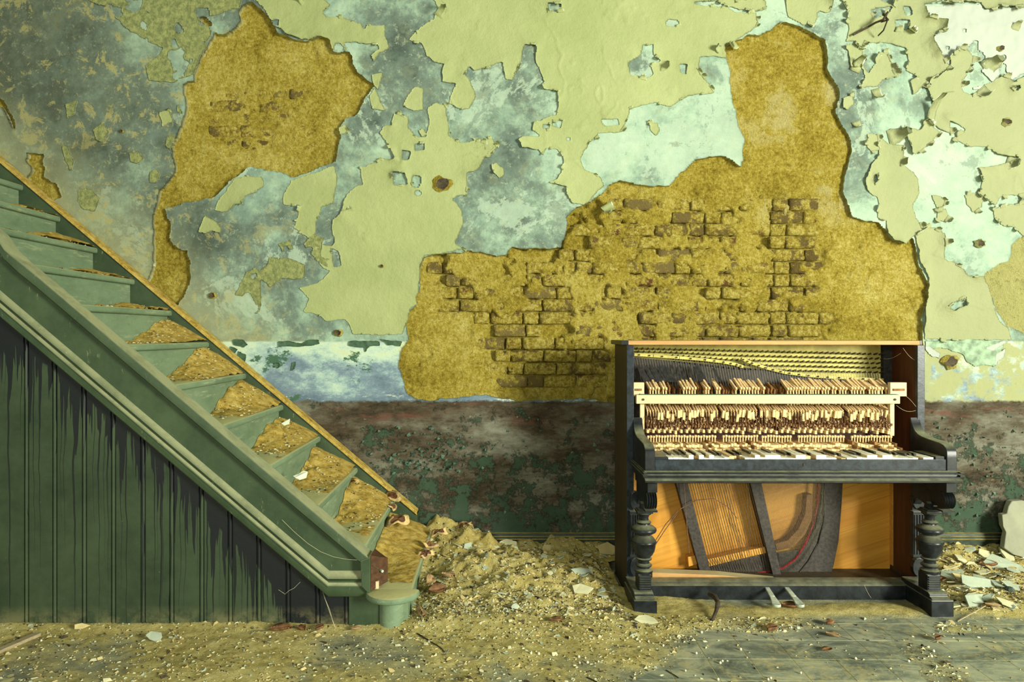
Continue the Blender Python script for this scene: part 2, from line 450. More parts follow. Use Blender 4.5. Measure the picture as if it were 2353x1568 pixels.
def mat_dust():
    t = NT('ochre_plaster_dust', .98, .05)
    n1 = t.noise(2.5, 9, .72, stretch=(1, 1.4, 1)); n2 = t.noise(24, 9, .78); n3 = t.noise(110, 5, .75)
    f = t.math('ADD', t.math('MULTIPLY', n1, .45), t.math('MULTIPLY', n2, .55))
    col = t.ramp(f, [(.35, (.17, .125, .035)), (.44, (.37, .31, .095)), (.53, (.52, .45, .16)), (.64, (.70, .62, .28))])
    x, y, z = t.xyz()
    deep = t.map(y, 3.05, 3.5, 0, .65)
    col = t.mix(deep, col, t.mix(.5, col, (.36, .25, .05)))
    col = t.mix(t.map(t.noise(38, 6, .8), .59, .66, 0, .8), col, (.075, .055, .02))  # dark specks in the colour imitate shade in small pits
    thin = t.map(t.math('ADD', z, t.math('MULTIPLY', t.math('SUBTRACT', n2, .5), .012)), .0025, .008, .85, 0)
    sl = t.noise(4.5, 10, .75, stretch=(.7, 1.6, 1), dist=.6)
    col = t.mix(thin, col, t.ramp(sl, [(.38, (.11, .13, .095)), (.48, (.22, .245, .17)), (.58, (.38, .38, .21))]))
    h = t.math('ADD', t.math('MULTIPLY', n2, .5), t.math('MULTIPLY', n3, .5))
    return t.done(col, t.bump(h, .8, .02))
def mat_stepdust():
    t = NT('golden_render_dust', .98, .05)
    n2 = t.noise(26, 9, .78); n3 = t.noise(120, 5, .75)
    col = t.ramp(n2, [(.36, (.27, .17, .03)), (.47, (.48, .33, .07)), (.56, (.60, .44, .11)), (.68, (.66, .53, .22))])
    col = t.mix(t.map(t.noise(45, 6, .8), .63, .70, 0, .8), col, (.08, .055, .02))
    h = t.math('ADD', t.math('MULTIPLY', n2, .5), t.math('MULTIPLY', n3, .5))
    return t.done(col, t.bump(h, .8, .018))
def mat_tile():
    t = NT('dusty_slate_tile', .55, .3)
    n1 = t.noise(4.5, 10, .75, stretch=(.7, 1.6, 1), dist=.6); n2 = t.noise(28, 8, .78); r = t.rnd()
    base_ = t.ramp(n1, [(.36, (.06, .075, .055)), (.46, (.155, .185, .13)), (.54, (.30, .325, .215)), (.66, (.46, .47, .28))])
    base_ = t.mix(t.math('MULTIPLY', r, .35), base_, (.17, .19, .13))
    col = t.mix(t.map(t.math('ADD', t.math('MULTIPLY', n2, .5), t.math('MULTIPLY', t.noise(3, 8, .7), .5)), .5, .6, 0, .8), base_, (.44, .39, .17))
    return t.done(col, t.bump(n2, .2, .004))

M = dict(
    joint=simple('dust_filled_joint', (.42, .38, .17), .95, .2, 40, .2), plaster=mat_plaster(), green=mat_green(), crumb=mat_crumb(), ochre=mat_ochre(), brick=mat_brick(),
    white=mat_white('mint_white_undercoat', (.36, .40, .335)), under=mat_white('pale_paint_underside', (.70, .76, .57)),
    rim=mat_white('broken_plaster_edge', (.58, .60, .36), .4),
    stair=mat_stairgreen(), tread=mat_tread(), board=mat_board(), dust=mat_dust(), sdust=mat_stepdust(), tile=mat_tile(),
    black=simple('worn_black_lacquer', (.011, .014, .015), .36, .5, 25, .12, .3, dust=.62, dustc=(.34, .35, .20)),
    black2=simple('black_lacquer_front', (.016, .023, .030), .33, .5, 40, .15, .32),
    brown=wood('dark_brown_case_wood', (.035, .025, .012), (.075, .052, .022), 'z', .55),
    redwood=wood('reddish_inner_wood', (.055, .018, .006), (.11, .035, .012), 'z', .5),
    lidedge=wood('bare_orange_lid_wood', (.46, .22, .065), (.60, .32, .11), 'x', .6, dust=.8),
    cream=wood('pale_action_wood', (.62, .48, .25), (.74, .60, .35), 'x', .65),
    cream2=simple('cream_key_wood', (.68, .50, .24), .75, .22, 60, .1),
    tan=simple('tan_action_wood', (.22, .11, .032), .75, .35, 60, .1),
    ivory=simple('aged_ivory', (.78, .80, .62), .4, .07, 50, .05, .4),
    ebony=simple('ebony_key', (.012, .012, .011), .4, .3, 60, .1, .4, dust=.5),
    board2=wood('orange_soundboard', (.50, .235, .030), (.66, .345, .060), 'x', .5),
    iron=simple('dark_bronze_iron_plate', (.030, .024, .017), .6, .5, 70, .3, .4, dust=.6),
    gold=simple('yellow_bronzed_plate', (.46, .41, .10), .55, .22, 18, .2),
    string=simple('steel_string', (.30, .28, .22), .35, .3, 90, 0, .5, metal=.8),
    copper=simple('wound_bass_string', (.17, .13, .085), .38, .3, 90, 0, .5, metal=.6),
    felt=simple('red_felt', (.17, .016, .013), .95, .4, 80, .4),
    damper=simple('black_damper_felt', (.022, .022, .020), .9, .5, 60, .3),
    wire=simple('rusty_wire', (.14, .075, .045), .5, .4, 90, .1),
    brass=simple('pale_pedal_metal', (.50, .58, .44), .38, .25, 40, .1, .5, metal=.35),
    leaf=simple('dry_brown_leaf', (.19, .095, .038), .7, .5, 40, .4),
    leaf2=simple('pale_dry_leaf', (.36, .24, .11), .7, .4, 40, .4),
    chip=mat_white('pale_plaster_chip', (.56, .55, .32), .35), chip2=mat_white('ochre_plaster_chip', (.56, .46, .20), .35),
    chip3=mat_white('mint_paint_chip', (.40, .46, .33), .3),
    dark=simple('dark_debris', (.05, .038, .02), .8, .5, 50, .3),
    stick=wood('weathered_stick', (.26, .21, .11), (.42, .35, .19), 'x', .8),
    fungus=simple('pale_fungus_rim', (.42, .30, .12), .75, .55, 30, .5), fungus2=simple('dark_fungus_flesh', (.10, .042, .015), .7, .5, 25, .3),
    web=simple('dusty_cobweb', (.62, .58, .36), .9, .1, 40, 0), pellet=simple('pale_pellet', (.62, .58, .40), .6, .1, 40, 0),
    endgrain=wood('bare_brown_end_grain', (.038, .018, .008), (.10, .045, .018), 'x', .5),
)

# ------------------------------------------------------------------ the back wall: plaster sheet with holes over ochre render and brick
HOLES = [
 [(580,5),(600,22),(629,57),(642,76),(670,86),(690,93),(705,92),(720,88),(737,86),(752,90),(759,96),(766,118),(785,121),(804,118),(810,147),(824,166),(836,175),(848,188),(861,194),(850,212),(839,223),(834,242),(823,261),(810,268),(798,271),(786,281),(778,293),(784,310),(782,325),(780,338),(778,351),(772,364),(766,373),(753,382),(725,390),(696,402),(676,410),(648,398),(616,390),(596,387),(577,383),(562,392),(545,402),(526,414),(510,434),(491,453),(465,458),(440,464),(410,472),(382,481),(384,497),(390,515),(392,532),(388,548),(398,562),(412,573),(432,575),(438,600),(436,640),(425,680),(405,703),(385,716),(362,700),(333,668),(345,640),(355,610),(352,560),(354,510),(354,497),(360,465),(367,446),(385,420),(405,395),(405,383),(398,362),(395,338),(408,310),(420,285),(424,265),(430,245),(427,223),(420,205),(421,194),(435,190),(448,188),(450,165),(456,147),(472,120),(491,83),(490,66),(478,57),(462,50),(459,42),(472,42),(486,55),(500,78),(516,81),(535,68),(552,50),(548,30),(560,12)],
 [(-40,210),(0,220),(16,239),(35,280),(40,312),(66,350),(102,355),(104,408),(128,424),(141,453),(118,460),(100,464),(96,470),(130,500),(110,530),(20,470),(-40,480),(-40,424),(0,427),(38,437),(57,418),(70,389),(60,370),(63,354),(35,317),(28,284),(8,248),(-40,244)],
 [(915,840),(922,805),(940,778),(932,745),(940,722),(958,706),(960,680),(964,655),(963,625),(975,592),(1020,582),(1075,577),(1110,581),(1140,588),(1165,586),(1178,568),(1215,573),(1245,570),(1288,569),(1294,545),(1305,515),(1300,500),(1330,476),(1355,463),(1380,446),(1400,426),(1425,413),(1455,421),(1475,426),(1505,427),(1540,428),(1560,405),(1580,386),(1600,370),(1625,361),(1655,358),(1680,368),(1703,383),(1706,345),(1711,320),(1697,290),(1690,255),(1683,225),(1678,190),(1680,165),(1668,130),(1667,108),(1690,98),(1725,80),(1745,80),(1770,68),(1785,54),(1810,53),(1840,62),(1870,76),(1893,90),(1897,110),(1905,130),(1900,155),(1908,178),(1925,203),(1930,225),(1918,256),(1935,285),(1950,310),(1957,345),(1952,370),(1942,410),(1938,440),(1950,475),(1960,495),(1985,508),(2015,511),(2035,526),(2050,552),(2078,560),(2098,546),(2108,570),(2112,610),(2124,632),(2132,660),(2130,700),(2118,735),(2121,800),(2121,905),(1950,925),(1700,920),(1560,925),(1480,918),(1420,926),(1375,920),(1330,914),(1290,918),(1250,924),(1200,922),(1160,915),(1110,910),(1065,912),(1030,918),(995,921),(960,915),(936,905),(925,870)],
 [(2520,520),(2353,542),(2335,552),(2324,565),(2322,585),(2317,600),(2295,606),(2275,618),(2262,630),(2271,660),(2276,678),(2282,692),(2292,718),(2311,746),(2340,760),(2353,769),(2520,790)],
]
HB = [(min(p[0] for p in h), max(p[0] for p in h), min(p[1] for p in h), max(p[1] for p in h)) for h in HOLES]
def hole_field(x, y):
    out = np.full(x.shape, -200.0)
    for h, b in zip(HOLES, HB):
        near = (x > b[0] - 60) & (x < b[1] + 60) & (y > b[2] - 60) & (y < b[3] + 60)
        if near.any():
            s = poly_sdf(x[near], y[near], h); out[near] = np.maximum(out[near], s)
    return out + 5.5 * fbm(x, y, 34, 4, 3) + 2.2 * fbm(x, y, 9, 2, 5)
def wall_off(x, y):
    return .007 * fbm(x, y, 260, 3, 11) + .0022 * fbm(x, y, 60, 3, 12) + .0035 * sstep(905, 935, y) * 0
PT = .030                                    # plaster thickness
st = 4
gx, gy = np.meshgrid(np.arange(-140, 2500, st, dtype=float), np.arange(-180, 1304, st, dtype=float))
hf = hole_field(gx, gy)
x, y, q, e = cut_sheet(gx, gy, -hf, st)
off = wall_off(x, y) + .006 * np.exp(-np.clip(-hf.ravel(), 0, 300) / 18) * sstep(-.4, .6, fbm(x, y, 90, 2, 14))
scab = sstep(.25, .6, fbm(x, y, 46, 4, 21)) * sstep(.05, .35, fbm(x, y, 200, 2, 22))
off = off + .0035 * scab
# rubbed and flaking relief of the dado
off = off + sstep(912, 935, y) * (.004 * sstep(.10, .16, fbm(x, y, 40, 5, 23)) - .002)
me = sheet_mesh('wall_back', x, y, q, e, DW - off, np.full(x.shape, DW + PT + .012), [M['plaster'], M['rim']], 1)
wall = link('wall_back', me); tag(wall, kind='structure')
# the same plaster further out, past the frame
ring = MB()
xl, xr, zt, zb = X(-140, DW), X(gx.max(), DW), Z(-180, DW), Z(gy.max(), DW)
for a in ((-6.5, xl, -.1, 4.2), (xr, 5.2, -.1, 4.2), (xl, xr, zt, 4.2)):
    ring.add([(a[0], DW, a[2]), (a[1], DW, a[2]), (a[1], DW, a[3]), (a[0], DW, a[3])], [(0, 1, 2, 3)])
o = ring.build('plaster_surround', M['plaster'], wall, fix=False)

BRX = [(985, 1965, 440, 925), (440, 735, 200, 345), (2285, 2520, 640, 745)]
def brick_zone(x, y):
    m = np.zeros(x.shape)
    for i, (a, b, c, d) in enumerate(BRX):
        m = np.maximum(m, sstep(a - 15, a + 30, x) * sstep(b + 15, b - 40, x) * sstep(c - 12, c + 14, y) * sstep(d + 12, d - 8, y) * (1, .6, 1)[i])
    # the render still covers the lower left and the right shoulder of the large hole
    keep = sstep(1085, 1150, x + 20 * fbm(x, y, 60, 3, 33)) + sstep(740, 700, y)
    m = m * np.clip(np.where(x > 900, keep, 1), 0, 1)
    m = m * np.where(x > 900, np.clip(sstep(1930, 1860, x + 60 * fbm(x, y, 120, 3, 34)) + sstep(800, 850, y), 0, 1), 1)
    return m
for i, b in enumerate(HB):
    sx = 4
    cx_, cy_ = np.meshgrid(np.arange(max(b[0] - 24, -140), min(b[1] + 24, 2500), sx, dtype=float), np.arange(max(b[2] - 24, -180), b[3] + 24, sx, dtype=float))
    sd = hole_field(cx_, cy_) + 14
    x, y, q, e = cut_sheet(cx_, cy_, sd, sx)
    rough = .009 * fbm(x, y, 70, 5, 41, .7) + .0065 * fbm(x, y, 13, 2, 42, .7) - .010 * sstep(.35, .6, fbm(x, y, 24, 3, 46))
    edge_rise = .008 * np.exp(-np.clip(sd.ravel() - 14, 0, 200) / 22)
    if i == 2:   # ridges left by the float and the broken coat on the right shoulder
        rid = fbm(x, y, 120, 5, 47); rough += .012 * np.exp(-(rid / .05) ** 2) * sstep(1860, 1980, x) * sstep(480, 560, y)
        rough += .012 * sstep(.02, .07, fbm(x, y, 150, 4, 48)) * sstep(1150, 1080, x) * sstep(660, 720, y)
    bz = brick_zone(x, y)
    fill = fbm(x, y, 75, 4, 43, .6)
    rec = bz * (.040 - .0435 * sstep(-.10 + .25 * fbm(x, y, 14, 2, 49), .14 + .25 * fbm(x, y, 14, 2, 49), fill)) * (.4 if i == 0 else 1)
    me = sheet_mesh('render_coat', x, y, q, e, DW + PT - rough - edge_rise + rec, np.full(x.shape, DW + PT + .06), M['ochre'])
    link('render_coat', me, wall)
# bricks
def brick_mesh(w_, h_, seed, dep=.04):
    r = random.Random(seed); n, m = 6, 4; v = []; f = []
    for j in range(m + 1):
        for k in range(n + 1):
            u, t = k / n, j / m
            eu, et = min(u, 1 - u), min(t, 1 - t)
            rim = (1 if eu == 0 else 0) + (1 if et == 0 else 0)
            yy = (0, .003, .008)[rim] + r.uniform(-.0025, .0025)
            v.append(((u - .5) * w_ + r.uniform(-.003, .003), yy, (t - .5) * h_ + r.uniform(-.0025, .0025)))
    f += [(j * (n + 1) + k, j * (n + 1) + k + 1, (j + 1) * (n + 1) + k + 1, (j + 1) * (n + 1) + k) for j in range(m) for k in range(n)]
    rimi = list(range(n + 1)) + [j * (n + 1) + n for j in range(1, m + 1)] + [m * (n + 1) + k for k in range(n - 1, -1, -1)] + [j * (n + 1) for j in range(m - 1, 0, -1)]
    b0 = len(v)
    for i in rimi: v.append((v[i][0], dep, v[i][2]))
    L = len(rimi)
    f += [(rimi[(i + 1) % L], rimi[i], b0 + i, b0 + (i + 1) % L) for i in range(L)]
    me = bpy.data.meshes.new('brick'); me.from_pydata(v, [], f); me.materials.append(M['brick'])
    me.polygons.foreach_set('use_smooth', [True] * len(f))
    return me
pxm = DW / F
STR = [brick_mesh(72 * pxm, 25.5 * pxm, i) for i in range(6)]
HED = [brick_mesh(34 * pxm, 25.5 * pxm, 50 + i) for i in range(6)]
cand = []
row = 0
for zi, (a, bb, c, d) in enumerate(BRX):
    yy = d - 18; row = 0
    while yy > c:
        xx = a - (38 if row % 2 else 4) - R.randint(0, 8)
        k = R.randint(0, 3)
        while xx < bb:
            head = (k % 3 == 2) if row % 2 else (k % 2 == 1)
            wpx = 38 if head else 76
            mx = xx + wpx / 2
            cand.append((mx, yy, head)); xx += wpx + R.uniform(-1, 1.5); k += 1
        yy -= 29.3; row += 1
cx_ = np.array([c[0] for c in cand]); cy_ = np.array([c[1] for c in cand])
hs = hole_field(cx_, cy_); bz = brick_zone(cx_, cy_)
nb = 0
for (mx, my, head), h_, z_ in zip(cand, hs, bz):
    if h_ < (17 if head else 30) or z_ < .3 or nb >= 298: continue
    if 1470 < mx < 2090 and my > 790: continue
    if R.random() < .05: continue
    o = link('brick', R.choice(HED if head else STR), wall, (X(mx, DW), DW + PT + R.uniform(-.007, .007) + (.006 if mx < 900 else 0), Z(my, DW)))
    o.rotation_euler = (R.uniform(-.03, .03), R.uniform(-.022, .022), R.uniform(-.04, .04)); nb += 1

# ------------------------------------------------------------------ peeling green paint, one sheet per patch
PATCH = [
 [(-60,-90),(560,-90),(560,0),(552,20),(530,22),(500,34),(466,40),(455,58),(478,62),(490,76),(480,106),(456,142),(447,172),(430,180),(400,192),(345,188),(338,152),(360,135),(378,112),(350,102),(318,84),(288,62),(262,36),(240,20),(180,-20),(60,-30)],
 [(590,-90),(725,-90),(722,0),(742,0),(760,14),(742,30),(755,44),(790,42),(822,54),(860,60),(884,60),(886,82),(895,116),(872,122),(860,140),(856,130),(875,112),(868,104),(815,98),(792,100),(796,116),(774,121),(762,112),(758,92),(700,92),(660,82),(632,56),(606,20),(588,4)],
 [(1000,-90),(1720,-90),(1715,0),(1560,5),(1596,12),(1672,18),(1691,29),(1735,32),(1739,54),(1729,70),(1704,86),(1684,96),(1659,105),(1668,112),(1668,134),(1640,129),(1608,134),(1606,163),(1627,188),(1646,214),(1627,217),(1582,220),(1544,244),(1522,242),(1506,237),(1449,250),(1433,293),(1423,303),(1378,309),(1353,328),(1334,367),(1343,392),(1378,405),(1388,427),(1359,459),(1340,472),(1315,468),(1299,446),(1302,430),(1257,421),(1280,411),(1296,382),(1292,362),(1280,344),(1257,344),(1245,357),(1238,343),(1200,341),(1189,322),(1200,316),(1251,316),(1225,300),(1229,284),(1280,265),(1284,245),(1280,210),(1254,207),(1241,159),(1232,137),(1233,105),(1206,102),(1200,128),(1187,166),(1177,185),(1164,182),(1155,143),(1126,156),(1091,163),(1078,153),(1069,172),(1078,185),(1094,223),(1078,249),(1053,250),(1030,239),(1040,207),(1048,194),(1018,188),(1018,159),(1024,147),(998,143),(983,128),(970,99),(941,92),(965,65),(995,45),(1008,22),(998,0)],
 [(982,245),(1005,233),(1024,242),(1033,312),(1065,328),(1097,322),(1139,335),(1113,363),(1097,392),(1072,398),(1072,449),(1056,449),(1041,459),(1059,481),(1066,510),(1055,543),(1046,560),(1066,572),(1010,582),(977,588),(963,615),(962,698),(943,712),(943,740),(930,752),(925,768),(900,770),(812,768),(805,750),(791,733),(749,740),(735,722),(700,715),(710,687),(692,663),(731,649),(759,624),(738,610),(722,572),(738,560),(763,565),(770,558),(763,533),(766,505),(784,491),(794,452),(788,472),(798,446),(823,427),(833,424),(829,386),(874,370),(912,368),(903,347),(874,306),(880,293),(903,290),(906,261),(940,268),(938,293),(954,312),(979,316),(987,287)],
 [(710,402),(745,390),(770,380),(777,400),(773,432),(766,467),(738,477),(730,510),(722,544),(707,544),(677,523),(686,491),(690,472),(654,470),(654,446),(672,417)],
 [(493,484),(500,462),(520,440),(542,412),(570,405),(601,407),(605,428),(585,442),(566,453),(559,470),(542,470),(525,485),(510,489)],
 [(456,535),(464,512),(472,495),(496,509),(512,526),(511,538),(490,533),(475,540)],
 [(545,677),(566,624),(588,614),(600,622),(616,610),(623,593),(651,589),(676,600),(700,610),(703,638),(682,642),(651,638),(636,650),(623,659),(602,645),(600,680),(598,716),(584,726),(590,700),(573,670),(558,680)],
 [(954,201),(971,204),(974,252),(951,255),(927,242),(936,222)],
 [(849,220),(861,204),(872,222),(887,255),(855,252)],
 [(778,293),(794,287),(801,306),(786,312),(778,325)],
 [(855,174),(880,170),(874,190),(870,206),(858,192)],
 [(1925,-90),(2480,-90),(2480,20),(2353,16),(2295,18),(2278,22),(2260,22),(2250,6),(2200,11),(2123,13),(2124,30),(2129,41),(2148,48),(2167,54),(2164,73),(2145,80),(2136,99),(2150,125),(2177,156),(2150,178),(2136,188),(2113,204),(2097,217),(2088,188),(2104,179),(2081,163),(2086,140),(2081,112),(2059,108),(2021,99),(1986,96),(1983,112),(1960,96),(1944,96),(1951,64),(1944,16),(1932,5)],
 [(1952,100),(1985,116),(1976,150),(1955,153),(1950,125)],
 [(2021,121),(2040,118),(2048,150),(2056,178),(2030,185),(2014,201),(1976,201),(1986,178),(1979,150),(1995,169),(2011,147)],
 [(2136,190),(2177,158),(2184,150),(2177,134),(2202,115),(2225,118),(2237,134),(2231,156),(2212,188),(2212,207),(2231,219),(2263,194),(2279,191),(2301,172),(2324,191),(2353,172),(2480,165),(2480,470),(2353,446),(2301,453),(2288,472),(2250,446),(2260,414),(2247,386),(2317,375),(2336,379),(2334,362),(2288,354),(2269,338),(2225,338),(2190,318),(2218,300),(2205,290),(2177,277),(2183,306),(2158,300),(2129,277),(2142,245),(2128,205)],
 [(2021,316),(2040,332),(2072,335),(2072,373),(2110,411),(2113,446),(2097,472),(2104,500),(2110,510),(2120,530),(2104,535),(2091,549),(2078,562),(2050,552),(2037,536),(2037,507),(2018,501),(2015,485),(2018,470),(2014,453),(1989,437),(1986,411),(1998,383),(2018,354)],
 [(2075,296),(2110,300),(2126,281),(2161,306),(2136,330),(2116,347),(2100,360),(2091,354),(2085,332)],
 [(2129,523),(2149,523),(2168,536),(2170,560),(2165,597),(2187,603),(2212,619),(2219,635),(2257,638),(2271,660),(2279,692),(2295,737),(2314,756),(2324,781),(2230,783),(2123,781),(2121,750),(2123,705),(2134,657),(2128,632),(2112,606),(2107,555),(2104,540)],
 [(2283,480),(2310,470),(2353,468),(2480,480),(2480,545),(2353,542),(2330,522),(2300,515),(2283,500)],
 [(1762,-90),(1900,-90),(1912,0),(1905,30),(1880,25),(1870,62),(1845,60),(1812,40),(1806,4)],
 [(1640,0),(1700,-10),(1755,0),(1760,20),(1730,26),(1690,22),(1660,12)],
 [(2216,448),(2236,440),(2262,455),(2258,478),(2236,490),(2222,470)],
 [(2140,448),(2158,452),(2172,462),(2164,480),(2152,482)],
 [(2154,482),(2172,478),(2178,498),(2170,512),(2150,508)],
 [(1935,228),(1955,222),(1962,240),(1948,256),(1932,250)],
 [(1992,310),(2018,312),(2020,345),(2000,350),(1992,332)],
 [(1493,282),(1510,284),(1516,302),(1508,312),(1496,300)],
 [(1128,378),(1140,374),(1158,388),(1160,402),(1148,412),(1132,394)],
 [(1090,320),(1130,318),(1142,336),(1128,362),(1096,360),(1082,342)],
 [(960,298),(974,296),(980,310),(970,318)],
 [(700,560),(722,540),(744,548),(738,590),(760,600),(752,612),(728,600),(712,582)],
 [(640,560),(668,552),(676,572),(650,580)],
 [(215,300),(240,282),(252,305),(238,326),(222,320)],
 [(145,338),(158,340),(172,372),(166,392),(154,372)],
 [(345,395),(362,388),(372,404),(362,424),(346,420)],
 [(180,440),(205,428),(232,455),(222,486),(196,484),(178,462)],
 [(410,225),(424,228),(420,262),(408,258)],
 [(385,318),(402,310),(404,330),(394,345),(384,340)],
 [(150,240),(176,236),(172,262),(158,272)],
 [(300,355),(322,348),(334,366),(318,380),(302,374)],
 [(365,260),(392,255),(398,280),(376,290)],
]
CRUMB = {0, 7, 31, 32, 33, 34, 35, 36, 37, 38, 39, 40}
SUB = {2: [[(1477,105),(1500,104),(1500,128),(1514,134),(1517,141),(1493,150),(1503,172),(1480,185),(1466,182),(1464,176),(1449,175),(1444,147),(1471,128)], [(1256,8),(1290,10),(1290,30),(1262,28)], [(1382,276),(1420,274),(1424,288),(1390,290)], [(1560,150),(1578,150),(1576,172),(1562,168)], [(1268,278),(1292,278),(1288,294),(1270,290)]],
       3: [[(953,332),(975,330),(976,345),(955,348)],[(905,398),(932,396),(938,425),(906,425)],[(762,572),(778,580),(784,610),(768,612)],[(925,345),(945,350),(942,368),(926,372)]],
       12: [[(2055,50),(2088,48),(2086,70),(2060,72)],[(2010,20),(2048,18),(2040,32),(2016,36)],[(2072,15),(2090,16),(2096,38),(2078,40)],[(2000,25),(2030,22),(2028,38),(2008,42)]],
       15: [[(2215,165),(2262,158),(2278,180),(2272,190),(2236,192)],[(2211,190),(2232,192),(2230,218),(2214,210)],[(2250,130),(2266,150),(2252,156)],[(2320,202),(2342,200),(2332,212)]],
       0: [[(300,5),(330,2),(326,28),(304,30)],[(410,50),(425,66),(414,84),(400,66)],[(392,96),(404,86),(412,110),(398,112)]],
       18: [[(2172,705),(2220,680),(2218,700),(2190,715)]],
       16: [[(2008,405),(2014,405),(2012,418),(2006,418)]]}
WHITE = [[(2125,14),(2160,15),(2200,12),(2250,10),(2262,24),(2300,20),(2353,18),(2480,22),(2480,168),(2353,170),(2324,188),(2301,170),(2280,190),(2260,170),(2231,156),(2240,134),(2225,116),(2202,112),(2180,130),(2177,150),(2145,110),(2138,99),(2147,80),(2167,74),(2170,54),(2150,46),(2131,41)],
         [(2233,200),(2262,196),(2280,190),(2272,205),(2236,208)]]
TRIM = []          # rim samples: (px, py, outward dx, dy)
def patch(poly, i, name, mats, thick, lift, step, subs=(), amp=1.0):
    q_ = np.array(poly); x0, y0 = q_.min(0) - 14; x1, y1 = q_.max(0) + 14
    x0 = max(x0, -140); y0 = max(y0, -100); x1 = min(x1, 2496)
    gx, gy = np.meshgrid(np.arange(x0, x1, step), np.arange(y0, y1, step))
    sd = poly_sdf(gx, gy, poly)
    rag = 4.2 * amp * fbm(gx, gy, 30, 4, 61) + 1.6 * fbm(gx, gy, 9, 2, 62)
    sd = sd + rag
    if i in CRUMB: sd = np.minimum(sd, 42 * (fbm(gx, gy, 34, 4, 63 + i) + (.27 if i < 10 else .42)))
    for sp in subs: sd = np.minimum(sd, -(poly_sdf(gx, gy, sp) - rag * .8))
    if amp == 1.0: sd = np.minimum(sd, 95 * (fbm(gx, gy, 60, 4, 90 + i) + .62))
    sd = np.minimum(sd, -hole_field(gx, gy) + 1.5)
    if not (sd > 0).any(): return None
    x, y, q, e = cut_sheet(gx, gy, sd, step)
    s = sd.ravel(); d = np.clip(s, 0, 200)
    ln = np.clip(fbm(x, y, 80, 3, 71) * 1.3 + .35, 0, 1.4)
    if i in CRUMB: lf = .005 * np.clip(fbm(x, y, 13, 4, 72) + .3, 0, 1)
    else:
        lf = lift * (1 + 1.1 * sstep(1700, 2000, x)) * ln ** 2 * np.exp(-d / 15)
        bub = sstep(.30, .62, fbm(x, y, 36, 4, 73)) * sstep(0, .4, fbm(x, y, 210, 2, 74)) * .0045
        crk = np.exp(-(fbm(x, y, 110, 3, 75) / .018) ** 2) * sstep(.1, .35, fbm(x, y, 170, 2, 76)) * .004
        lf = lf + bub + crk
    o_ = wall_off(x, y) + .0035 + thick + lf + (.006 * np.exp(-np.clip(-hole_field(x, y), 0, 300) / 18) * sstep(-.4, .6, fbm(x, y, 90, 2, 14)))
    me = sheet_mesh(name, x, y, q, e, DW - o_, DW - o_ + thick + .0012, mats, 1)
    ob = link(name, me, wall)
    gxn = np.gradient(sd, step, axis=1).ravel(); gyn = np.gradient(sd, step, axis=0).ravel()
    if name == 'paint_patch' and i not in CRUMB:
        ee = e[:, 0]
        for k in ee[:: 9]:
            n = math.hypot(gxn[k], gyn[k]) + 1e-6
            TRIM.append((x[k], y[k], -gxn[k] / n, -gyn[k] / n, ln[k], -o_[k]))
    return ob
for i, p in enumerate(WHITE): patch(p, i, 'undercoat_patch', [M['white'], M['white']], .0008, .004, 4, amp=.6)
for i, p in enumerate(PATCH):
    patch(p, i, 'paint_patch', [M['crumb'] if i in CRUMB else M['green'], M['under']], .0018, .013, 3, SUB.get(i, ()))
# stray remnants of the dark line and of green paint in the lower band
DARK = [[(535,782),(560,780),(572,792),(560,800),(548,795),(536,792)],[(638,785),(660,783),(690,788),(712,782),(732,783),(734,790),(712,795),(690,798),(660,797),(640,796)],[(800,783),(830,785),(852,783),(872,785),(872,795),(850,796),(842,806),(838,812),(836,800),(815,798),(802,794)],[(872,780),(905,782),(925,784),(920,796),(890,793)],[(548,808),(566,815),(560,842),(545,830)],[(530,797),(545,803),(540,812),(528,806)],[(672,832),(680,830),(676,850),(670,852)],[(632,834),(644,834),(642,846),(632,844)]]
mdark = simple('dark_green_paint_remnant', (.045, .095, .05), .6, .3, 40, .2)
for i, p in enumerate(DARK): patch(p, 40, 'dark_paint_remnant', [mdark, mdark], .002, .004, 3, amp=.5) if False else patch(p, 99, 'dark_paint_remnant', [mdark, mdark], .002, .004, 3, amp=.8)
STRIP = [(2124,783),(2180,782),(2250,780),(2308,784),(2304,800),(2296,818),(2292,838),(2285,845),(2262,838),(2240,840),(2225,832),(2210,815),(2190,806),(2168,802),(2150,800),(2140,806),(2126,800)]
mstrip = simple('grey_green_picture_rail_paint', (.22, .32, .20), .7, .4, 22, .3)
patch(STRIP, 99, 'rail_paint_remnant', [mstrip, M['white']], .0022, .012, 3, amp=.8)
for p in ([(2124,796),(2135,796),(2150,806),(2160,812),(2158,824),(2140,818),(2128,808)], [(2289,815),(2312,800),(2308,822),(2292,832),(2290,848),(2286,836)], [(2262,800),(2300,784),(2318,784),(2300,796),(2280,806)]):
    patch(p, 98, 'undercoat_patch', [M['white'], M['white']], .0026, .006, 3, amp=.5)

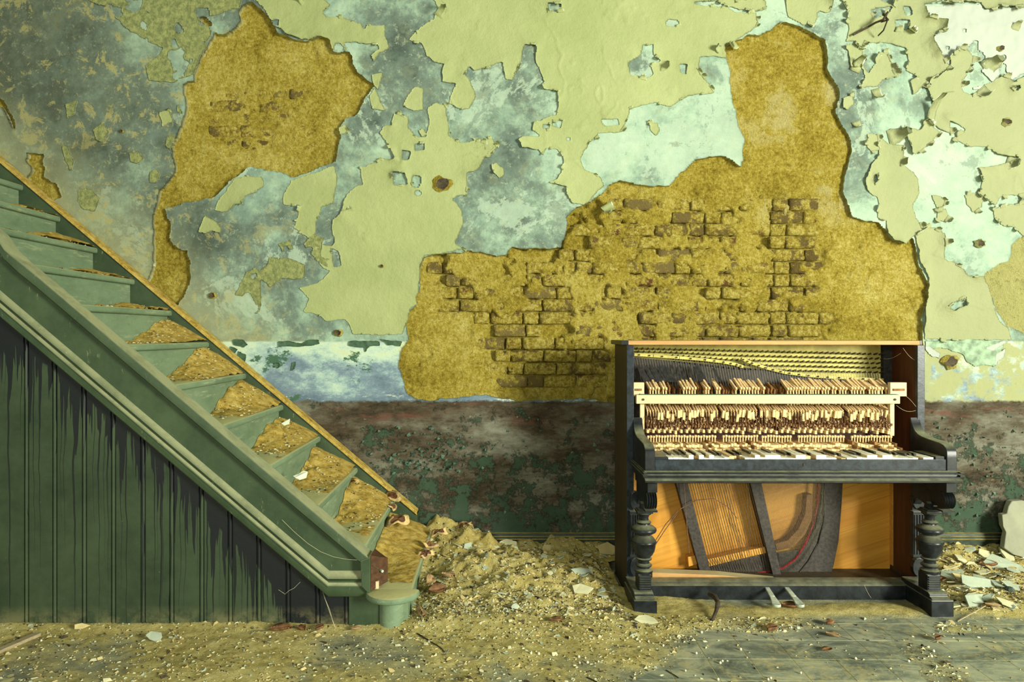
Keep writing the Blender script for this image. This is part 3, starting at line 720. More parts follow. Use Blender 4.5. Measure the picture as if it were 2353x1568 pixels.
# curled flakes along the edges
def flake_mesh(L, W, curl, seed):
    r = random.Random(seed); nu, nv = 5, 3; v = []; f = []; mi = []
    for sgn in (0, 1):
        for i in range(nu + 1):
            u = i / nu; a = curl * u * u
            wv = W * (1 - .75 * u ** 1.6) * (1 + r.uniform(-.12, .12)); jit = r.uniform(-.1, .1) * W
            for j in range(nv + 1):
                t = j / nv - .5
                yy = -math.sin(a) * L * u * .8 - sgn * -.0011 - .006 * abs(t) * u * (W / .05)
                v.append((t * wv + jit * u, yy, L * u * math.cos(a * .8)))
    n = (nu + 1) * (nv + 1)
    for i in range(nu):
        for j in range(nv):
            a, b, c, d = i * (nv + 1) + j, i * (nv + 1) + j + 1, (i + 1) * (nv + 1) + j + 1, (i + 1) * (nv + 1) + j
            f.append((a, b, c, d)); mi.append(0); f.append((d + n, c + n, b + n, a + n)); mi.append(1)
    per = [j for j in range(nv + 1)] + [i * (nv + 1) + nv for i in range(1, nu + 1)] + [nu * (nv + 1) + j for j in range(nv - 1, -1, -1)] + [i * (nv + 1) for i in range(nu - 1, 0, -1)]
    for k in range(len(per)):
        a, b = per[k], per[(k + 1) % len(per)]; f.append((b, a, a + n, b + n)); mi.append(1)
    me = bpy.data.meshes.new('paint_flake'); me.from_pydata(v, [], f)
    me.materials.append(M['green']); me.materials.append(M['under'])
    me.polygons.foreach_set('material_index', mi); me.polygons.foreach_set('use_smooth', [True] * len(f))
    return me
FL = [flake_mesh(R.uniform(.022, .05), R.uniform(.03, .07), R.uniform(.5, 1.5), i) for i in range(24)]
def put_flake(px, py, dx, dy, yo, me=None, sc=1.0):
    o = link('paint_flake', me or R.choice(FL), wall, (X(px, DW), DW + yo - .001, Z(py, DW)))
    ang = math.atan2(dx, -dy)                # local +z turned to the outward direction in the wall plane
    o.rotation_euler = (0, ang, 0); o.scale = (sc, sc, sc)
R.shuffle(TRIM); nf = 0
for (px, py, dx, dy, ln, yo) in TRIM:
    if nf >= 250: break
    if not (-20 < px < 2375 and -10 < py < 790) or float(hole_field(np.array([px + dx * 8]), np.array([py + dy * 8]))[0]) > -4: continue
    right = sstep(600, 2100, px)
    if R.random() > .22 + .5 * right: continue
    put_flake(px - dx * 3, py - dy * 3, dx, dy, yo, sc=R.uniform(.3, .62) + .3 * float(right)); nf += 1
for (px, py, L, W, c, ang) in [(2134,300,.26,.05,1.2,.05),(1962,165,.11,.06,1.2,.4),(1690,100,.07,.06,1.4,-2.2),(2262,160,.10,.10,1.0,.9),(2250,205,.08,.07,1.2,2.4),(2010,205,.10,.05,1.2,2.9),(2040,318,.12,.09,1.0,1.3),(1005,40,.12,.05,1.6,.7),(1660,118,.07,.05,1.2,-1.2),(2312,372,.07,.09,1.2,1.9),(800,462,.09,.035,1.3,2.9),(1516,152,.07,.06,1.2,1.6),(1392,470,.08,.07,1.2,2.6),(700,15,.07,.03,1.3,-.6),(1965,280,.06,.05,1.2,2.9),(2330,70,.06,.05,1.1,.3),(2100,60,.08,.07,1.2,-2.5)]:
    o = link('paint_flake', flake_mesh(L, W, c, int(px)), wall, (X(px, DW), DW - float(wall_off(np.array([px]), np.array([py]))[0]) - .005, Z(py, DW)))
    o.rotation_euler = (0, ang, 0)
# small curls of green paint on the dado, too many and too small to take singly
m = MB()
for k in range(330):
    if k < 190: px, py = R.gauss(985, 75), R.gauss(1040, 28)
    elif k < 250: px, py = R.uniform(1150, 1400), R.uniform(950, 1200)
    else: px, py = R.uniform(2135, 2353), R.uniform(945, 1210)
    if px < 1000 and py > 1115 - (1000 - px) * .84 + 100: continue
    L = R.uniform(.008, .022); W = L * R.uniform(.5, 1.1); an = R.uniform(0, 6.3); cu = R.uniform(.5, 1.4)
    c0 = Vector((X(px, DW), DW - .003 - float(wall_off(np.array([px]), np.array([py]))[0]), Z(py, DW))); v = []
    for i in range(4):
        u = i / 3
        for t in (-.5, .5):
            a, b, d = t * W * (1 - .5 * u), L * u * math.cos(cu * u * .8), L * u * math.sin(cu * u)
            v.append(c0 + Vector((a * math.cos(an) + b * math.sin(an), -d - .001, -a * math.sin(an) + b * math.cos(an))))
    m.add(v, [(2 * i, 2 * i + 1, 2 * i + 3, 2 * i + 2) for i in range(3)])
o = m.build('paint_curls', simple('dark_green_paint_curl', (.05, .10, .06), .6, .6, 30, .2), wall, fix=False); tag(o, kind='stuff')
# holes and rusty plugs in the plaster
def plug(px, py, r, seed):
    rr = random.Random(seed); m = MB(); v = []; n = 14
    for k, (rad, yo) in enumerate(((1.35, -.002), (.9, -.015), (.6, -.012), (.25, -.008))):
        for j in range(n):
            t = 2 * math.pi * j / n; q_ = r * rad * rr.uniform(.75, 1.2)
            v.append((X(px, DW) + q_ * math.cos(t) * 1.2, DW + yo - .004, Z(py, DW) + q_ * math.sin(t)))
    f = [(k * n + j, k * n + (j + 1) % n, (k + 1) * n + (j + 1) % n, (k + 1) * n + j) for k in range(3) for j in range(n)] + [tuple(3 * n + j for j in range(n))]
    mi = [0] * n + [1] * (2 * n + 1)
    m.v = v; m.f = f; m.m = mi
    return m.build('crumbling_plug', [M['ochre'], M['dark']], wall, smooth=True)
for a in [(2182,832,.032,1),(1015,424,.035,2),(878,612,.007,3),(2297,113,.014,4),(2312,282,.018,5),(778,765,.016,6),(490,680,.016,7),(2250,560,.02,8),(282,303,.008,9)]: plug(*a)
wr = MB(); wr.tube([P(2040, 28, 3.80), P(2030, 45, 3.76), P(2012, 52, 3.78), P(1995, 62, 3.82), P(1960, 80, 3.835)], .006, 6)
wr.tube([P(2036, 30, 3.80), P(2038, 50, 3.75), P(2030, 70, 3.79), P(2018, 82, 3.83)], .004, 5); wr.tube([P(2030, 32, 3.80), P(2040, 46, 3.77), P(2026, 50, 3.76), P(2036, 36, 3.79)], .007, 5)
tag(wr.build('cable_end', M['dark'], smooth=True), 'frayed dark cable end sticking out of the plaster at the upper right', 'cable')

# ------------------------------------------------------------------ floor with tiles, baseboard
fl = MB().add([(-6.5, -4.2, 0), (5.2, -4.2, 0), (5.2, 3.95, 0), (-6.5, 3.95, 0)], [(0, 1, 2, 3)])
floor = fl.build('floor', M['joint'], fix=False); tag(floor, kind='structure')
T = .166
tm = []
for k in range(4):
    m = MB().box(-T / 2 + .002, T / 2 - .002, -T / 2 + .002, T / 2 - .002, -.002, .0007)
    o = m.build('tile', M['tile'], floor, bevel=0, loc=(0, 0, 0)); tm.append(o.data); bpy.data.objects.remove(o)
ca, sa = math.cos(-.012), math.sin(-.012); ntile = 0
for j in range(12):
    for i in range(24):
        u = -.62 + i * T; v = 1.93 + j * T
        xx, yy = u * ca - v * sa, u * sa + v * ca
        if yy > 3.84 or ntile >= 299: continue
        o = link('tile', tm[(i * 7 + j) % 4], floor, (xx, yy, .0)); o.rotation_euler = (0, 0, -.012); o.location.z += R.uniform(0, .0004); ntile += 1
bb = MB()
prof = [(3.83, 0), (3.83, .105), (3.822, .108), (3.822, .118), (3.829, .122), (3.829, .130), (3.835, .136), (3.838, .148), (3.87, .150), (3.87, 0)]
tagb = bb.prism(prof, X(905, 3.83), 5.2, 'x').build('baseboard_back', simple('dark_green_baseboard', (.022, .035, .018), .55, .4, 30, .2, .3, dust=.95, dustc=(.46, .36, .10)))
tag(tagb, kind='structure')

# ------------------------------------------------------------------ staircase
stair = thing('staircase', 'green painted wooden staircase with boarded side climbing along the wall to the left', 'staircase', (X(500, 2.94), 2.94, 0))
TZ = lambda k: .175 * k
TX = lambda k: -.357 - .207 * (k - 1)
WY = 3.81
for k in range(1, 15):
    x1 = TX(k); x0 = x1 - .232; z = TZ(k); y0 = 2.985
    prof = [(x0, z - .03), (x0, z), (x1 - .010, z), (x1 - .003, z - .003), (x1, z - .009), (x1, z - .022), (x1 - .003, z - .028), (x1 - .010, z - .031)]
    MB().prism(prof, y0 if k > 1 else 2.93, WY).build('tread', M['tread'], stair, smooth=True)
    MB().box(x1 - .045, x1 - .025, y0 if k > 1 else 2.96, WY, TZ(k - 1), z - .029).build('riser', M['tread'], stair)
# bullnose end of the bottom tread
bx, by, br = -.445, 2.93, .112
pts = [(bx + br * math.cos(t), by + br * math.sin(t)) for t in [math.pi * (1 + i / 20) for i in range(21)]]
def bull(prof, n=24):
    v = []; f = []
    for r_, z in prof:
        for i in range(n + 1):
            t = math.pi + math.pi * i / n
            v.append((bx + (r_ + (.005 if i > n * .7 else 0)) * math.cos(t), by + r_ * math.sin(t), z))
    m = n + 1
    f = [(k * m + i, k * m + i + 1, (k + 1) * m + i + 1, (k + 1) * m + i) for k in range(len(prof) - 1) for i in range(n)]
    return v, f
v_, f_ = bull([(0, .1745), (br - .012, .1745), (br - .003, .171), (br, .164), (br, .152), (br - .004, .147), (br - .012, .144), (0, .144)])
MB().add(v_, f_).build('bullnose_tread', M['tread'], stair, smooth=True)
cyl = MB().lathe(X(897, 2.93), 2.965, [(.054, 0), (.054, .146)], 24)
cyl.build('bullnose_riser', M['tread'], stair, smooth=True)
# raking side: swept profiles along pixel polylines, each at its own depth
def sweep(name, path, prof, mt, closed_back=None, smooth=True):
    m = MB(); v = []; n = len(prof)
    for (px, py) in path:
        for (dy, D) in prof:
            v.append((X(px, 2.93), D, Z(py, 2.93) - dy * 2.93 / F))
    f = [(i * n + j, (i + 1) * n + j, (i + 1) * n + j + 1, i * n + j + 1) for i in range(len(path) - 1) for j in range(n - 1)]
    f += [tuple(range(n)), tuple((len(path) - 1) * n + j for j in range(n))[::-1]]
    return m.add(v, f).build(name, mt, stair, smooth=smooth)
capp = [(-330, 318), (-160, 425), (-60, 484), (0, 540), (22, 573), (55, 604), (96, 637), (300, 811), (600, 1067), (853, 1281)]
sweep('handrail_cap', capp, [(30, 2.99), (28, 2.905), (24, 2.897), (4, 2.897), (0, 2.902), (0, 2.99)], M['stair'])
pan = [(-330, 290), (-160, 395), (0, 560), (96, 650), (853, 1294)]
m = MB(); ptsf = [(-330, 335), (-160, 440), (-60, 505), (0, 570), (96, 660), (832, 1286), (852, 1290), (852, 1330), (757, 1330), (0, 690), (-330, 408)]
m.prism([(X(a, 2.93), Z(b, 2.93)) for a, b in ptsf], 2.93, 2.985).build('stringer_panel', M['stair'], stair)
low = [(-330, 400), (0, 681), (757, 1326), (853, 1326)]
sweep('panel_moulding', low, [(-14, 2.93), (-10, 2.922), (-6, 2.910), (0, 2.904), (4, 2.908), (7, 2.918), (11, 2.918), (14, 2.907), (17, 2.902), (19, 2.902)], M['stair'])
sweep('lower_rail', low, [(19, 2.906), (38, 2.906), (42, 2.912), (42, 2.96)], M['stair'])
# newel end: upright trim and bare cut face turned outward
tz = lambda p: Z(p, 2.9)
MB().prism([(X(829, 2.90), tz(1289)), (X(852, 2.90), tz(1280)), (X(852, 2.90), tz(1363)), (X(846, 2.90), tz(1360)), (X(832, 2.90), tz(1346))], 2.888, 2.985).build('newel_trim', M['stair'], stair, bevel=.002)
ax, bx2 = X(852, 2.90), X(852, 2.90) + .055
nw = MB()
nw.add([(ax + .001, 2.895, tz(1276)), (ax + .062, 2.965, tz(1303) + .016), (ax + .062, 2.965, tz(1357) + .014), (ax + .001, 2.895, tz(1358)),
        (ax + .001, 2.99, tz(1276)), (ax + .045, 2.99, tz(1303) + .016), (ax + .045, 2.99, tz(1357) + .014), (ax + .001, 2.99, tz(1358))],
       [(0, 1, 2, 3), (0, 4, 5, 1), (1, 5, 6, 2), (4, 7, 6, 5), (3, 2, 6, 7), (0, 3, 7, 4)])
ns = nw.build('newel_stub', M['endgrain'], stair)
MB().tube([(ax + .036, 2.938, tz(1318)), (ax + .046, 2.924, tz(1318))], .006, 8).build('bolt', M['brass'], ns)
MB().bar((ax + .006, 2.899, tz(1300)), (ax + .060, 2.961, tz(1330)), .003, .004).build('saw_cut', M['dark'], ns)
MB().box(ax + .008, ax + .03, 2.915, 2.93, tz(1357), tz(1340)).build('splinter', M['cream'], ns)
# boards
edges = [-272, -205, -137, -70, -2, 66, 131, 199, 266, 334, 400, 469, 535, 601, 668, 736, 802]
BD = 2.945
for i in range(len(edges) - 1):
    a, b = edges[i], edges[i + 1]
    prof = [(a, BD + .008), (a + 1.2, BD), (b - 12.5, BD), (b - 11.5, BD + .007), (b - 10, BD + .007), (b - 9, BD + .001), (b - 7.5, BD - .002), (b - 5, BD - .002), (b - 3.5, BD + .001), (b - 2.5, BD + .008), (b, BD + .008)]
    v = []; f = []; n = len(prof)
    for (px, D) in prof:
        top = min(1362, 726 + .845 * px) - 8
        v += [(X(px, BD), D, 0.0), (X(px, BD), D, Z(top, BD))]
    for j in range(n - 1): f.append((2 * j, 2 * j + 2, 2 * j + 3, 2 * j + 1))
    nn = len(v)
    v += [(X(a, BD), BD + .02, 0), (X(a, BD), BD + .02, v[1][2]), (X(b, BD), BD + .02, 0), (X(b, BD), BD + .02, v[2 * n - 1][2])]
    f += [(nn, 0, 1, nn + 1), (2 * n - 2, nn + 2, nn + 3, 2 * n - 1), (nn + 2, nn, nn + 1, nn + 3)]
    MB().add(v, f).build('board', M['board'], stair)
MB().box(X(802, BD), X(872, BD), BD - .004, BD + .016, 0, Z(1364, BD) + .002).build('end_panel', M['stair'], stair, bevel=.002)
# wall skirting that follows the steps, with its dusty ledge
m = MB(); sk = lambda X_: .35 + .03 + (-.564 - X_) * .845
xa, xb = -3.4, -.44
m.prism([(xa, sk(xa)), (xb, sk(xb)), (xb, 0.05), (xb - .3, .05), (xa, sk(xa) - .45)], WY - .008, 3.875).build('wall_skirt', M['stair'], stair)
m = MB(); v = []
for X_ in (xa, xb): v += [(X_, WY - .020, sk(X_) - .010), (X_, WY - .020, sk(X_) + .002), (X_, WY - .012, sk(X_) + .007), (X_, 3.85, sk(X_) + .012), (X_, 3.87, sk(X_) - .012)]
m.add(v, [(j, 5 + j, 5 + (j + 1) % 5, (j + 1) % 5) for j in range(5)] + [(0, 1, 2, 3, 4), (9, 8, 7, 6, 5)])
m.build('skirt_ledge', M['sdust'], stair)

# ------------------------------------------------------------------ upright piano
DF, DB, DK = 3.30, 3.63, 3.03
XL, XL2, XR2, XR = .631, .665, 2.034, 2.070
piano = thing('upright_piano', 'black upright piano stripped of its front panels, standing against the crumbling wall', 'piano', (1.35, 3.4, 0))
B, B2 = M['black'], M['black2']
for s in (0, 1):
    x0, x1 = (XL, XL2) if s == 0 else (XR2, XR)
    m = MB()
    m.box(x0, x1, DF + .004, DB, .0, 1.216, 0)
    pn = m.build('side_panel', [M['brown']], piano, bevel=.002)
    xi = x1 if s == 0 else x0 - .004
    MB().box(xi, xi + .004, DF + .02, DB - .04, .08, 1.21).build('inner_lining', M['redwood'], pn)
    MB().box(x0, x1, DF - .004, DF + .004, .0, 1.216).build('front_edge', B2, pn, bevel=.0015)
MB().prism([(3.330, 1.218), (3.330, 1.236), (3.336, 1.238), (3.64, 1.238), (3.64, 1.218)], .646, 2.066, 'x').build('lid', M['lidedge'], piano)
for a, b in ((.612, .646), (2.066, 2.078)):
    MB().box(a, b, 3.330, 3.64, 1.217, 1.239).build('lid_end', B, piano, bevel=.001)
MB().box(XL2, XR2, 3.585, 3.60, .0, 1.215).build('back_board', M['board2'], piano)
MB().box(XL2, XR2, 3.33, 3.52, .03, .06).build('bottom_board', M['brown'], piano)
# arms
arm = [(3.30, .868), (3.292, .846), (3.279, .824), (3.262, .806), (3.240, .795), (3.21, .788), (3.15, .783), (3.085, .779), (3.058, .774), (3.040, .762), (3.031, .745), (3.030, .72), (3.03, .66), (3.30, .66)]
for x0, x1 in ((.660, .706), (2.000, 2.046)):
    MB().prism(arm, x0, x1, 'x').build('arm', B, piano, bevel=.003, smooth=True)
# key slip with keyhole, key bed moulding
MB().box(.706, 2.0, DK + .004, DK + .028, .664, .712).build('key_slip', B2, piano, bevel=.002)
kh = MB().lathe(0, 0, [(.004, 0), (.004, .002)], 10); kx = X(1848, DK)
MB().box(kx - .003, kx + .003, DK + .0015, DK + .004, .682, .696).build('keyhole', M['dark'], piano)
mp = [(3.032, .664), (3.020, .663), (3.016, .660), (3.016, .655), (3.022, .652), (3.022, .649), (3.014, .646), (3.012, .641), (3.018, .637), (3.018, .632), (3.004, .630), (2.998, .624), (2.998, .617), (3.004, .613), (3.30, .613), (3.30, .664)]
MB().prism(mp, .655, 2.051, 'x').build('key_bed', B, piano, smooth=True)
for x0 in (.652, 2.046):     # the moulding returns along the sides
    MB().prism([(3.0, .655), (3.0, .660), (3.30, .660), (3.30, .655)], x0 - .004, x0 + .012, 'x').add(*[[(x0 - .006, a, b) for b in (.64, .648) for a in (3.0, 3.3)] + [(x0 + .014, a, b) for b in (.64, .648) for a in (3.0, 3.3)], [(0, 1, 3, 2), (4, 6, 7, 5), (0, 4, 5, 1), (2, 3, 7, 6), (0, 2, 6, 4), (1, 5, 7, 3)]]).build('side_moulding', B, piano)
# brackets, legs, feet
for s in (0, 1):
    xc = .671 if s == 0 else 2.0005
    bx0, bx1 = (.672, .716) if s == 0 else (1.998, 2.044)
    m = MB(); m.box(bx0, bx1, 3.03, 3.30, .565, .613)
    br_ = m.build('bracket', B, piano, bevel=.002)
    zc, yc, rr = .523, 3.072, .037
    m = MB(); n = 20; v = []
    cols = 9
    for c in range(cols):
        xx = bx0 + (bx1 - bx0) * c / (cols - 1); r_ = rr * (1.0 if c % 2 == 0 else .82)
        if c in (0, cols - 1): r_ = rr
        for j in range(n): v.append((xx, yc + r_ * math.cos(2 * math.pi * j / n), zc + r_ * 1.05 * math.sin(2 * math.pi * j / n)))
    f = [(c * n + j, c * n + (j + 1) % n, (c + 1) * n + (j + 1) % n, (c + 1) * n + j) for c in range(cols - 1) for j in range(n)] + [tuple(range(n)), tuple((cols - 1) * n + j for j in range(n))]
    m.add(v, f).build('fluted_scroll', B, br_, smooth=True)
    # fretted cheek between scroll and case
    m = MB(); cx0, cx1 = bx0 + .006, bx1 - .006
    m.prism([(3.08, .562), (3.30, .562), (3.30, .30), (3.285, .44), (3.25, .49), (3.19, .475), (3.10, .490)], cx0, cx1, 'x').build('cheek', B, piano)
    m = MB(); m.box(bx0 - .006, bx1 + .004, 3.045, 3.12, .474, .482).build('bracket_foot', B, br_)
    # turned column
    yc = 3.15; c0 = .681 if s == 0 else 2.0
    prof = [(.030, .168), (.038, .170), (.041, .176), (.040, .184), (.032, .188), (.027, .193), (.027, .198), (.035, .201), (.038, .206), (.034, .212), (.026, .216), (.025, .226), (.027, .230), (.036, .233), (.037, .238), (.030, .242),
            (.030, .244), (.040, .255), (.049, .272), (.053, .290), (.054, .306), (.057, .309), (.058, .315), (.055, .320), (.049, .327), (.044, .334), (.036, .341), (.031, .345), (.031, .350), (.044, .353), (.055, .360), (.0585, .368), (.056, .376), (.046, .384), (.034, .390), (.028, .394), (.027, .398), (.033, .401), (.034, .405), (.028, .409), (.022, .414), (.021, .424), (.026, .436), (.034, .441), (.035, .446), (.030, .449)]
    MB().lathe(c0, yc, prof, 32).build('turned_column', B, piano, smooth=True)
    m = MB(); m.box(c0 - .036, c0 + .036, yc - .036, yc + .036, .449, .459); m.box(c0 - .030, c0 + .030, yc - .03, yc + .03, .459, .466)
    m.build('capital', B, piano, bevel=.002)
    m = MB(); m.prism([(yc - .018, .466), (yc - .012, .49), (yc, .498), (yc + .012, .49), (yc + .018, .466)], c0 - .016, c0 + .016, 'x').build('finial', B, piano, smooth=True)
    # ribbed block and stepped plinth running back to the case
    m = MB(); m.box(c0 - .032, c0 + .028, yc - .034, yc + .034, .098, .170)
    blk = m.build('pedestal_block', B, piano, bevel=.002)
    m = MB()
    for k in range(6): m.box(c0 - .027, c0 + .023, yc - .039, yc - .033, .104 + k * .0105, .110 + k * .0105)
    m.build('ribs', B, blk)
    m = MB()
    fx0, fx1 = (.618, .722) if s == 0 else (1.951, 2.052)
    m.box(fx0, fx1, 3.06, 3.30, 0, .074)
    m.prism([(3.066, .074), (3.074, .082), (3.085, .084), (3.085, .094), (3.096, .099), (3.30, .099), (3.30, .074)], fx0 + .006, fx1 - .010, 'x')
    m.build('foot', B, piano, bevel=.003)
    # fluted pilaster on the case edge behind the column
    px0, px1 = (.640, .70) if s == 0 else (1.996, 2.064)
    m = MB(); m.box(px0, px1, 3.268, 3.30, .20, .42)
    pil = m.build('pilaster', B, piano, bevel=.002)
    m = MB()
    for k in range(5): m.tube([(px0 + .008 + k * (px1 - px0 - .016) / 4, 3.268, .215), (px0 + .008 + k * (px1 - px0 - .016) / 4, 3.268, .405)], .005, 6)
    m.build('flutes', B, pil, smooth=True)
    for zz, hh in ((.425, .09), (.105, .09)):
        m = MB(); m.prism([((px0 + px1) / 2 + (px1 - px0) / 2 * math.cos(t) * .9, zz + hh / 2 + hh / 2 * math.sin(t)) for t in [2 * math.pi * i / 16 for i in range(16)]], 3.275, 3.30).build('scrolled_tablet', B, piano, bevel=.002)
# toe rail, pedals
MB().prism([(3.252, .004), (3.252, .070), (3.258, .074), (3.272, .075), (3.276, .080), (3.30, .083), (3.33, .083), (3.33, .004)], XL2 + .0, XR2, 'x').build('toe_rail', B, piano, bevel=.001)
for (a, b, c, d) in ((1764, 1350, 1784, 1376), (1808, 1350, 1838, 1378)):
    m = MB(); p0 = Vector(P(a, b, 3.25)); p1 = Vector(P(c, d, 3.12)); p1.z = .032
    m.bar(p0 + Vector((0, .03, 0)), p0 + (p1 - p0) * .55, .020, .008, w1=.024); m.bar(p0 + (p1 - p0) * .55, p1, .024, .008, w1=.038, h1=.012)
    m.add(*[[(p1.x + .019 * math.cos(t), p1.y + .016 * math.sin(t) - .004, p1.z + h_) for h_ in (-.006, .006) for t in [2 * math.pi * i / 12 for i in range(12)]], [tuple(range(12)), tuple(range(12, 24))] + [(i, (i + 1) % 12, 12 + (i + 1) % 12, 12 + i) for i in range(12)]])
    m.build('pedal', M['brass'], piano, bevel=.002, smooth=True)

# ---- harp: soundboard, iron plate, strings
SD = 3.52
sb = MB().box(XL2 + .004, XR2 - .004, SD, SD + .012, .0, .90).build('soundboard', NT('x').m, piano)
def mat_sound():
    t = NT('varnished_spruce_soundboard', .42, .4)
    mp = t.n.new('ShaderNodeMapping'); t.t.links.new(t.pos, mp.inputs[0]); mp.inputs['Rotation'].default_value = (0, math.radians(18), 0)
    g = t.noise(1.0, 6, .65, vec=mp.outputs[0], stretch=(1.2, 1, 60)); pl = t.noise(1.0, 2, .5, vec=mp.outputs[0], stretch=(.1, 1, 9))
    col = t.mix(t.map(pl, .35, .65), (.47, .20, .018), (.64, .315, .042))
    col = t.mix(t.map(g, .45, .7, 0, .45), col, (.30, .115, .012))
    sx, sy, sz = t.xyz(mp.outputs[0])
    fr = t.math('FRACT', t.math('MULTIPLY', sz, 9.5))
    seam = t.math('LESS_THAN', fr, .012)
    col = t.mix(t.math('MULTIPLY', seam, .6), col, (.10, .035, .006))
    return t.done(col, t.bump(g, .1, .002))
sb.data.materials[0] = mat_sound()
plate = None
def diag(name, pts, y0, y1, mt, par=None, bevel=.002):
    return MB().prism([(X(a, SD - .03), Z(b, SD - .03)) for a, b in pts], y0, y1).build(name, mt, par or piano, bevel=bevel)
harp = diag('plate_strut', [(1545, 1095), (1572, 1095), (1634, 1335), (1610, 1335)], SD - .075, SD - .035, M['iron'])
diag('plate_strut', [(1712, 1095), (1738, 1095), (1792, 1345), (1774, 1345)], SD - .085, SD - .035, M['iron'])
diag('plate_web', [(1612, 1298), (1700, 1283), (1780, 1268), (1795, 1345), (1624, 1345)], SD - .045, SD - .03, M['iron'])
diag('plate_web', [(1786, 1270), (1840, 1262), (1872, 1210), (1884, 1150), (1888, 1095), (1934, 1095), (1930, 1170), (1924, 1240), (1912, 1300), (1898, 1345), (1790, 1345)], SD - .045, SD - .03, M['iron'])
diag('bass_bridge', [(1622, 1282), (1700, 1264), (1760, 1252), (1762, 1266), (1700, 1280), (1626, 1298)], SD - .06, SD - .0, M['board2'])
diag('treble_bridge', [(1778, 1248), (1806, 1240), (1830, 1215), (1846, 1180), (1850, 1135), (1864, 1135), (1862, 1190), (1846, 1228), (1818, 1256), (1782, 1264)], SD - .05, SD, wood('dark_treble_bridge', (.15, .065, .012), (.26, .12, .025), 'x', .5))
diag('bridge_block', [(1578, 1278), (1612, 1270), (1616, 1290), (1580, 1300)], SD - .05, SD, M['board2'])
m = MB(); pts = [(1880, 1110), (1878, 1160), (1868, 1205), (1850, 1250), (1828, 1285), (1800, 1305), (1770, 1313), (1740, 1317)]
m.tube([P(a, b, SD - .05) for a, b in pts], .006, 6).build('felt_strip', M['felt'], piano, smooth=True)
m = MB(); m.tube([P(a, b, SD - .048) for a, b in [(1895, 1105), (1893, 1200), (1880, 1250), (1858, 1290), (1830, 1325)]], .004, 6).build('plate_rib', M['iron'], piano, smooth=True)
m = MB()
for i in range(26):
    t = i / 25; a = 1580 + 140 * t; lift = SD - .062 - R.uniform(0, .012)
    m.tube([P(a - 8, 1060, lift), P(a + 46 - 4 * t, 1268 - 18 * t, lift - .012), P(a + 60 - 4 * t, 1325, SD - .05)], .0020 if i < 16 else .0012, 5, caps=False)
for i in range(9):
    t = R.random(); m.tube([P(1660 + 60 * t, 1110, SD - .07), P(1690 + 30 * t + R.uniform(-20, 20), 1200, SD - .08), P(1700 + 40 * t, 1262, SD - .07)], .0011, 4, caps=False)
tag(m.build('bass_strings', M['copper'], piano, smooth=True), kind='stuff')
m = MB()
for i in range(60):
    t = i / 59; a = 1736 + 150 * t
    yend = 1258 - 130 * t ** 2.2
    m.tube([P(a - 2, 1060, SD - .055), P(a + 42 - 34 * t, yend, SD - .062), P(a + 52 - 42 * t, min(1322, yend + 62), SD - .045)], .0009, 4, caps=False)
tag(m.build('treble_strings', M['string'], piano, smooth=True), kind='stuff')
m = MB()
for pts in ([(1502, 1250), (1530, 1205), (1560, 1172), (1600, 1150), (1640, 1146), (1672, 1165), (1694, 1192)], [(1500, 1262), (1526, 1222), (1556, 1180)], [(1572, 1110), (1577, 1190), (1584, 1272)]):
    m.tube([P(a, b, SD - .10) for a, b in pts], .0022, 5)
tag(m.build('loose_wires', M['wire'], piano, smooth=True), kind='stuff')
fb = MB(); fb.prism([(X(1497, 3.36), Z(1314, 3.36)), (X(1650, 3.36), Z(1320, 3.36)), (X(1805, 3.36), Z(1335, 3.36)), (X(1805, 3.36), Z(1341, 3.36)), (X(1590, 3.36), Z(1345, 3.36)), (X(1497, 3.36), Z(1330, 3.36))], 3.345, 3.41)
fb.build('trap_lever', wood('dusty_trap_lever', (.42, .22, .07), (.56, .32, .11), 'x', .7, dust=1.0), piano, bevel=.002)
MB().box(X(2044, SD), X(2058, SD), SD - .03, SD, .085, .61).build('frame_post', M['board2'], piano)

# upper plate with tuning pins, pressure bars, strings, dampers
MB().box(XL2 + .004, X(2030, 3.52), 3.525, 3.56, .86, 1.214).build('pin_block', M['gold'], piano)
MB().box(X(2030, 3.5), XR2, 3.50, 3.56, .86, 1.214).build('corner_block', M['damper'], piano)
UP = 3.49
m = MB(); n_pin = 0
for r_ in range(5):
    for i in range(46):
        px = 1462 + i * 12.4 + r_ * 3.2
        yb = 803 + .022 * (px - 1457) + r_ * (6.5 + 4.0 * sstep(1500, 1720, px))
        if px < 1540 and r_ > 1: continue
        if px > 2026: continue
        a = Vector(P(px, yb, 3.525)); b = a + Vector((-.004, -.042, .008))
        m.tube([a, b], .0042, 6)
tag(m.build('tuning_pins', simple('blued_tuning_pin', (.035, .028, .015), .45, .3, 60, .1, .5, metal=.5), piano), kind='stuff')
bar1 = [(1457, 815), (1500, 818), (1560, 822), (1620, 827), (1660, 832), (1690, 838), (1706, 843)]
bar2 = [(1703, 825), (1725, 834), (1760, 846), (1800, 856), (1850, 863), (1900, 867), (1960, 870), (2027, 873)]
for bar in (bar1, bar2):
    m = MB()
    for (a, b) in zip(bar[:-1], bar[1:]): m.bar(Vector(P(a[0], a[1], UP)), Vector(P(b[0] + 1, b[1], UP)), .018, .014, up=(0, 0, 1))
    pb = m.build('pressure_bar', M['gold'], piano)
    L = [Vector(P(a, b, UP - .010)) for a, b in bar]
    nS = 11 if bar is bar1 else 16
    for i in range(nS):
        t = (i + .5) / nS * (len(L) - 1); k = int(t); p = L[k].lerp(L[k + 1], t - k)
        MB().tube([p, p + Vector((0, -.006, 0))], .0042, 8).build('screw', M['dark'], pb)
diag('upper_plate', [(1457, 822), (1690, 842), (1760, 850), (1850, 866), (2030, 876), (2030, 960), (1457, 960)], SD - .022, SD - .006, M['iron'])
m = MB()
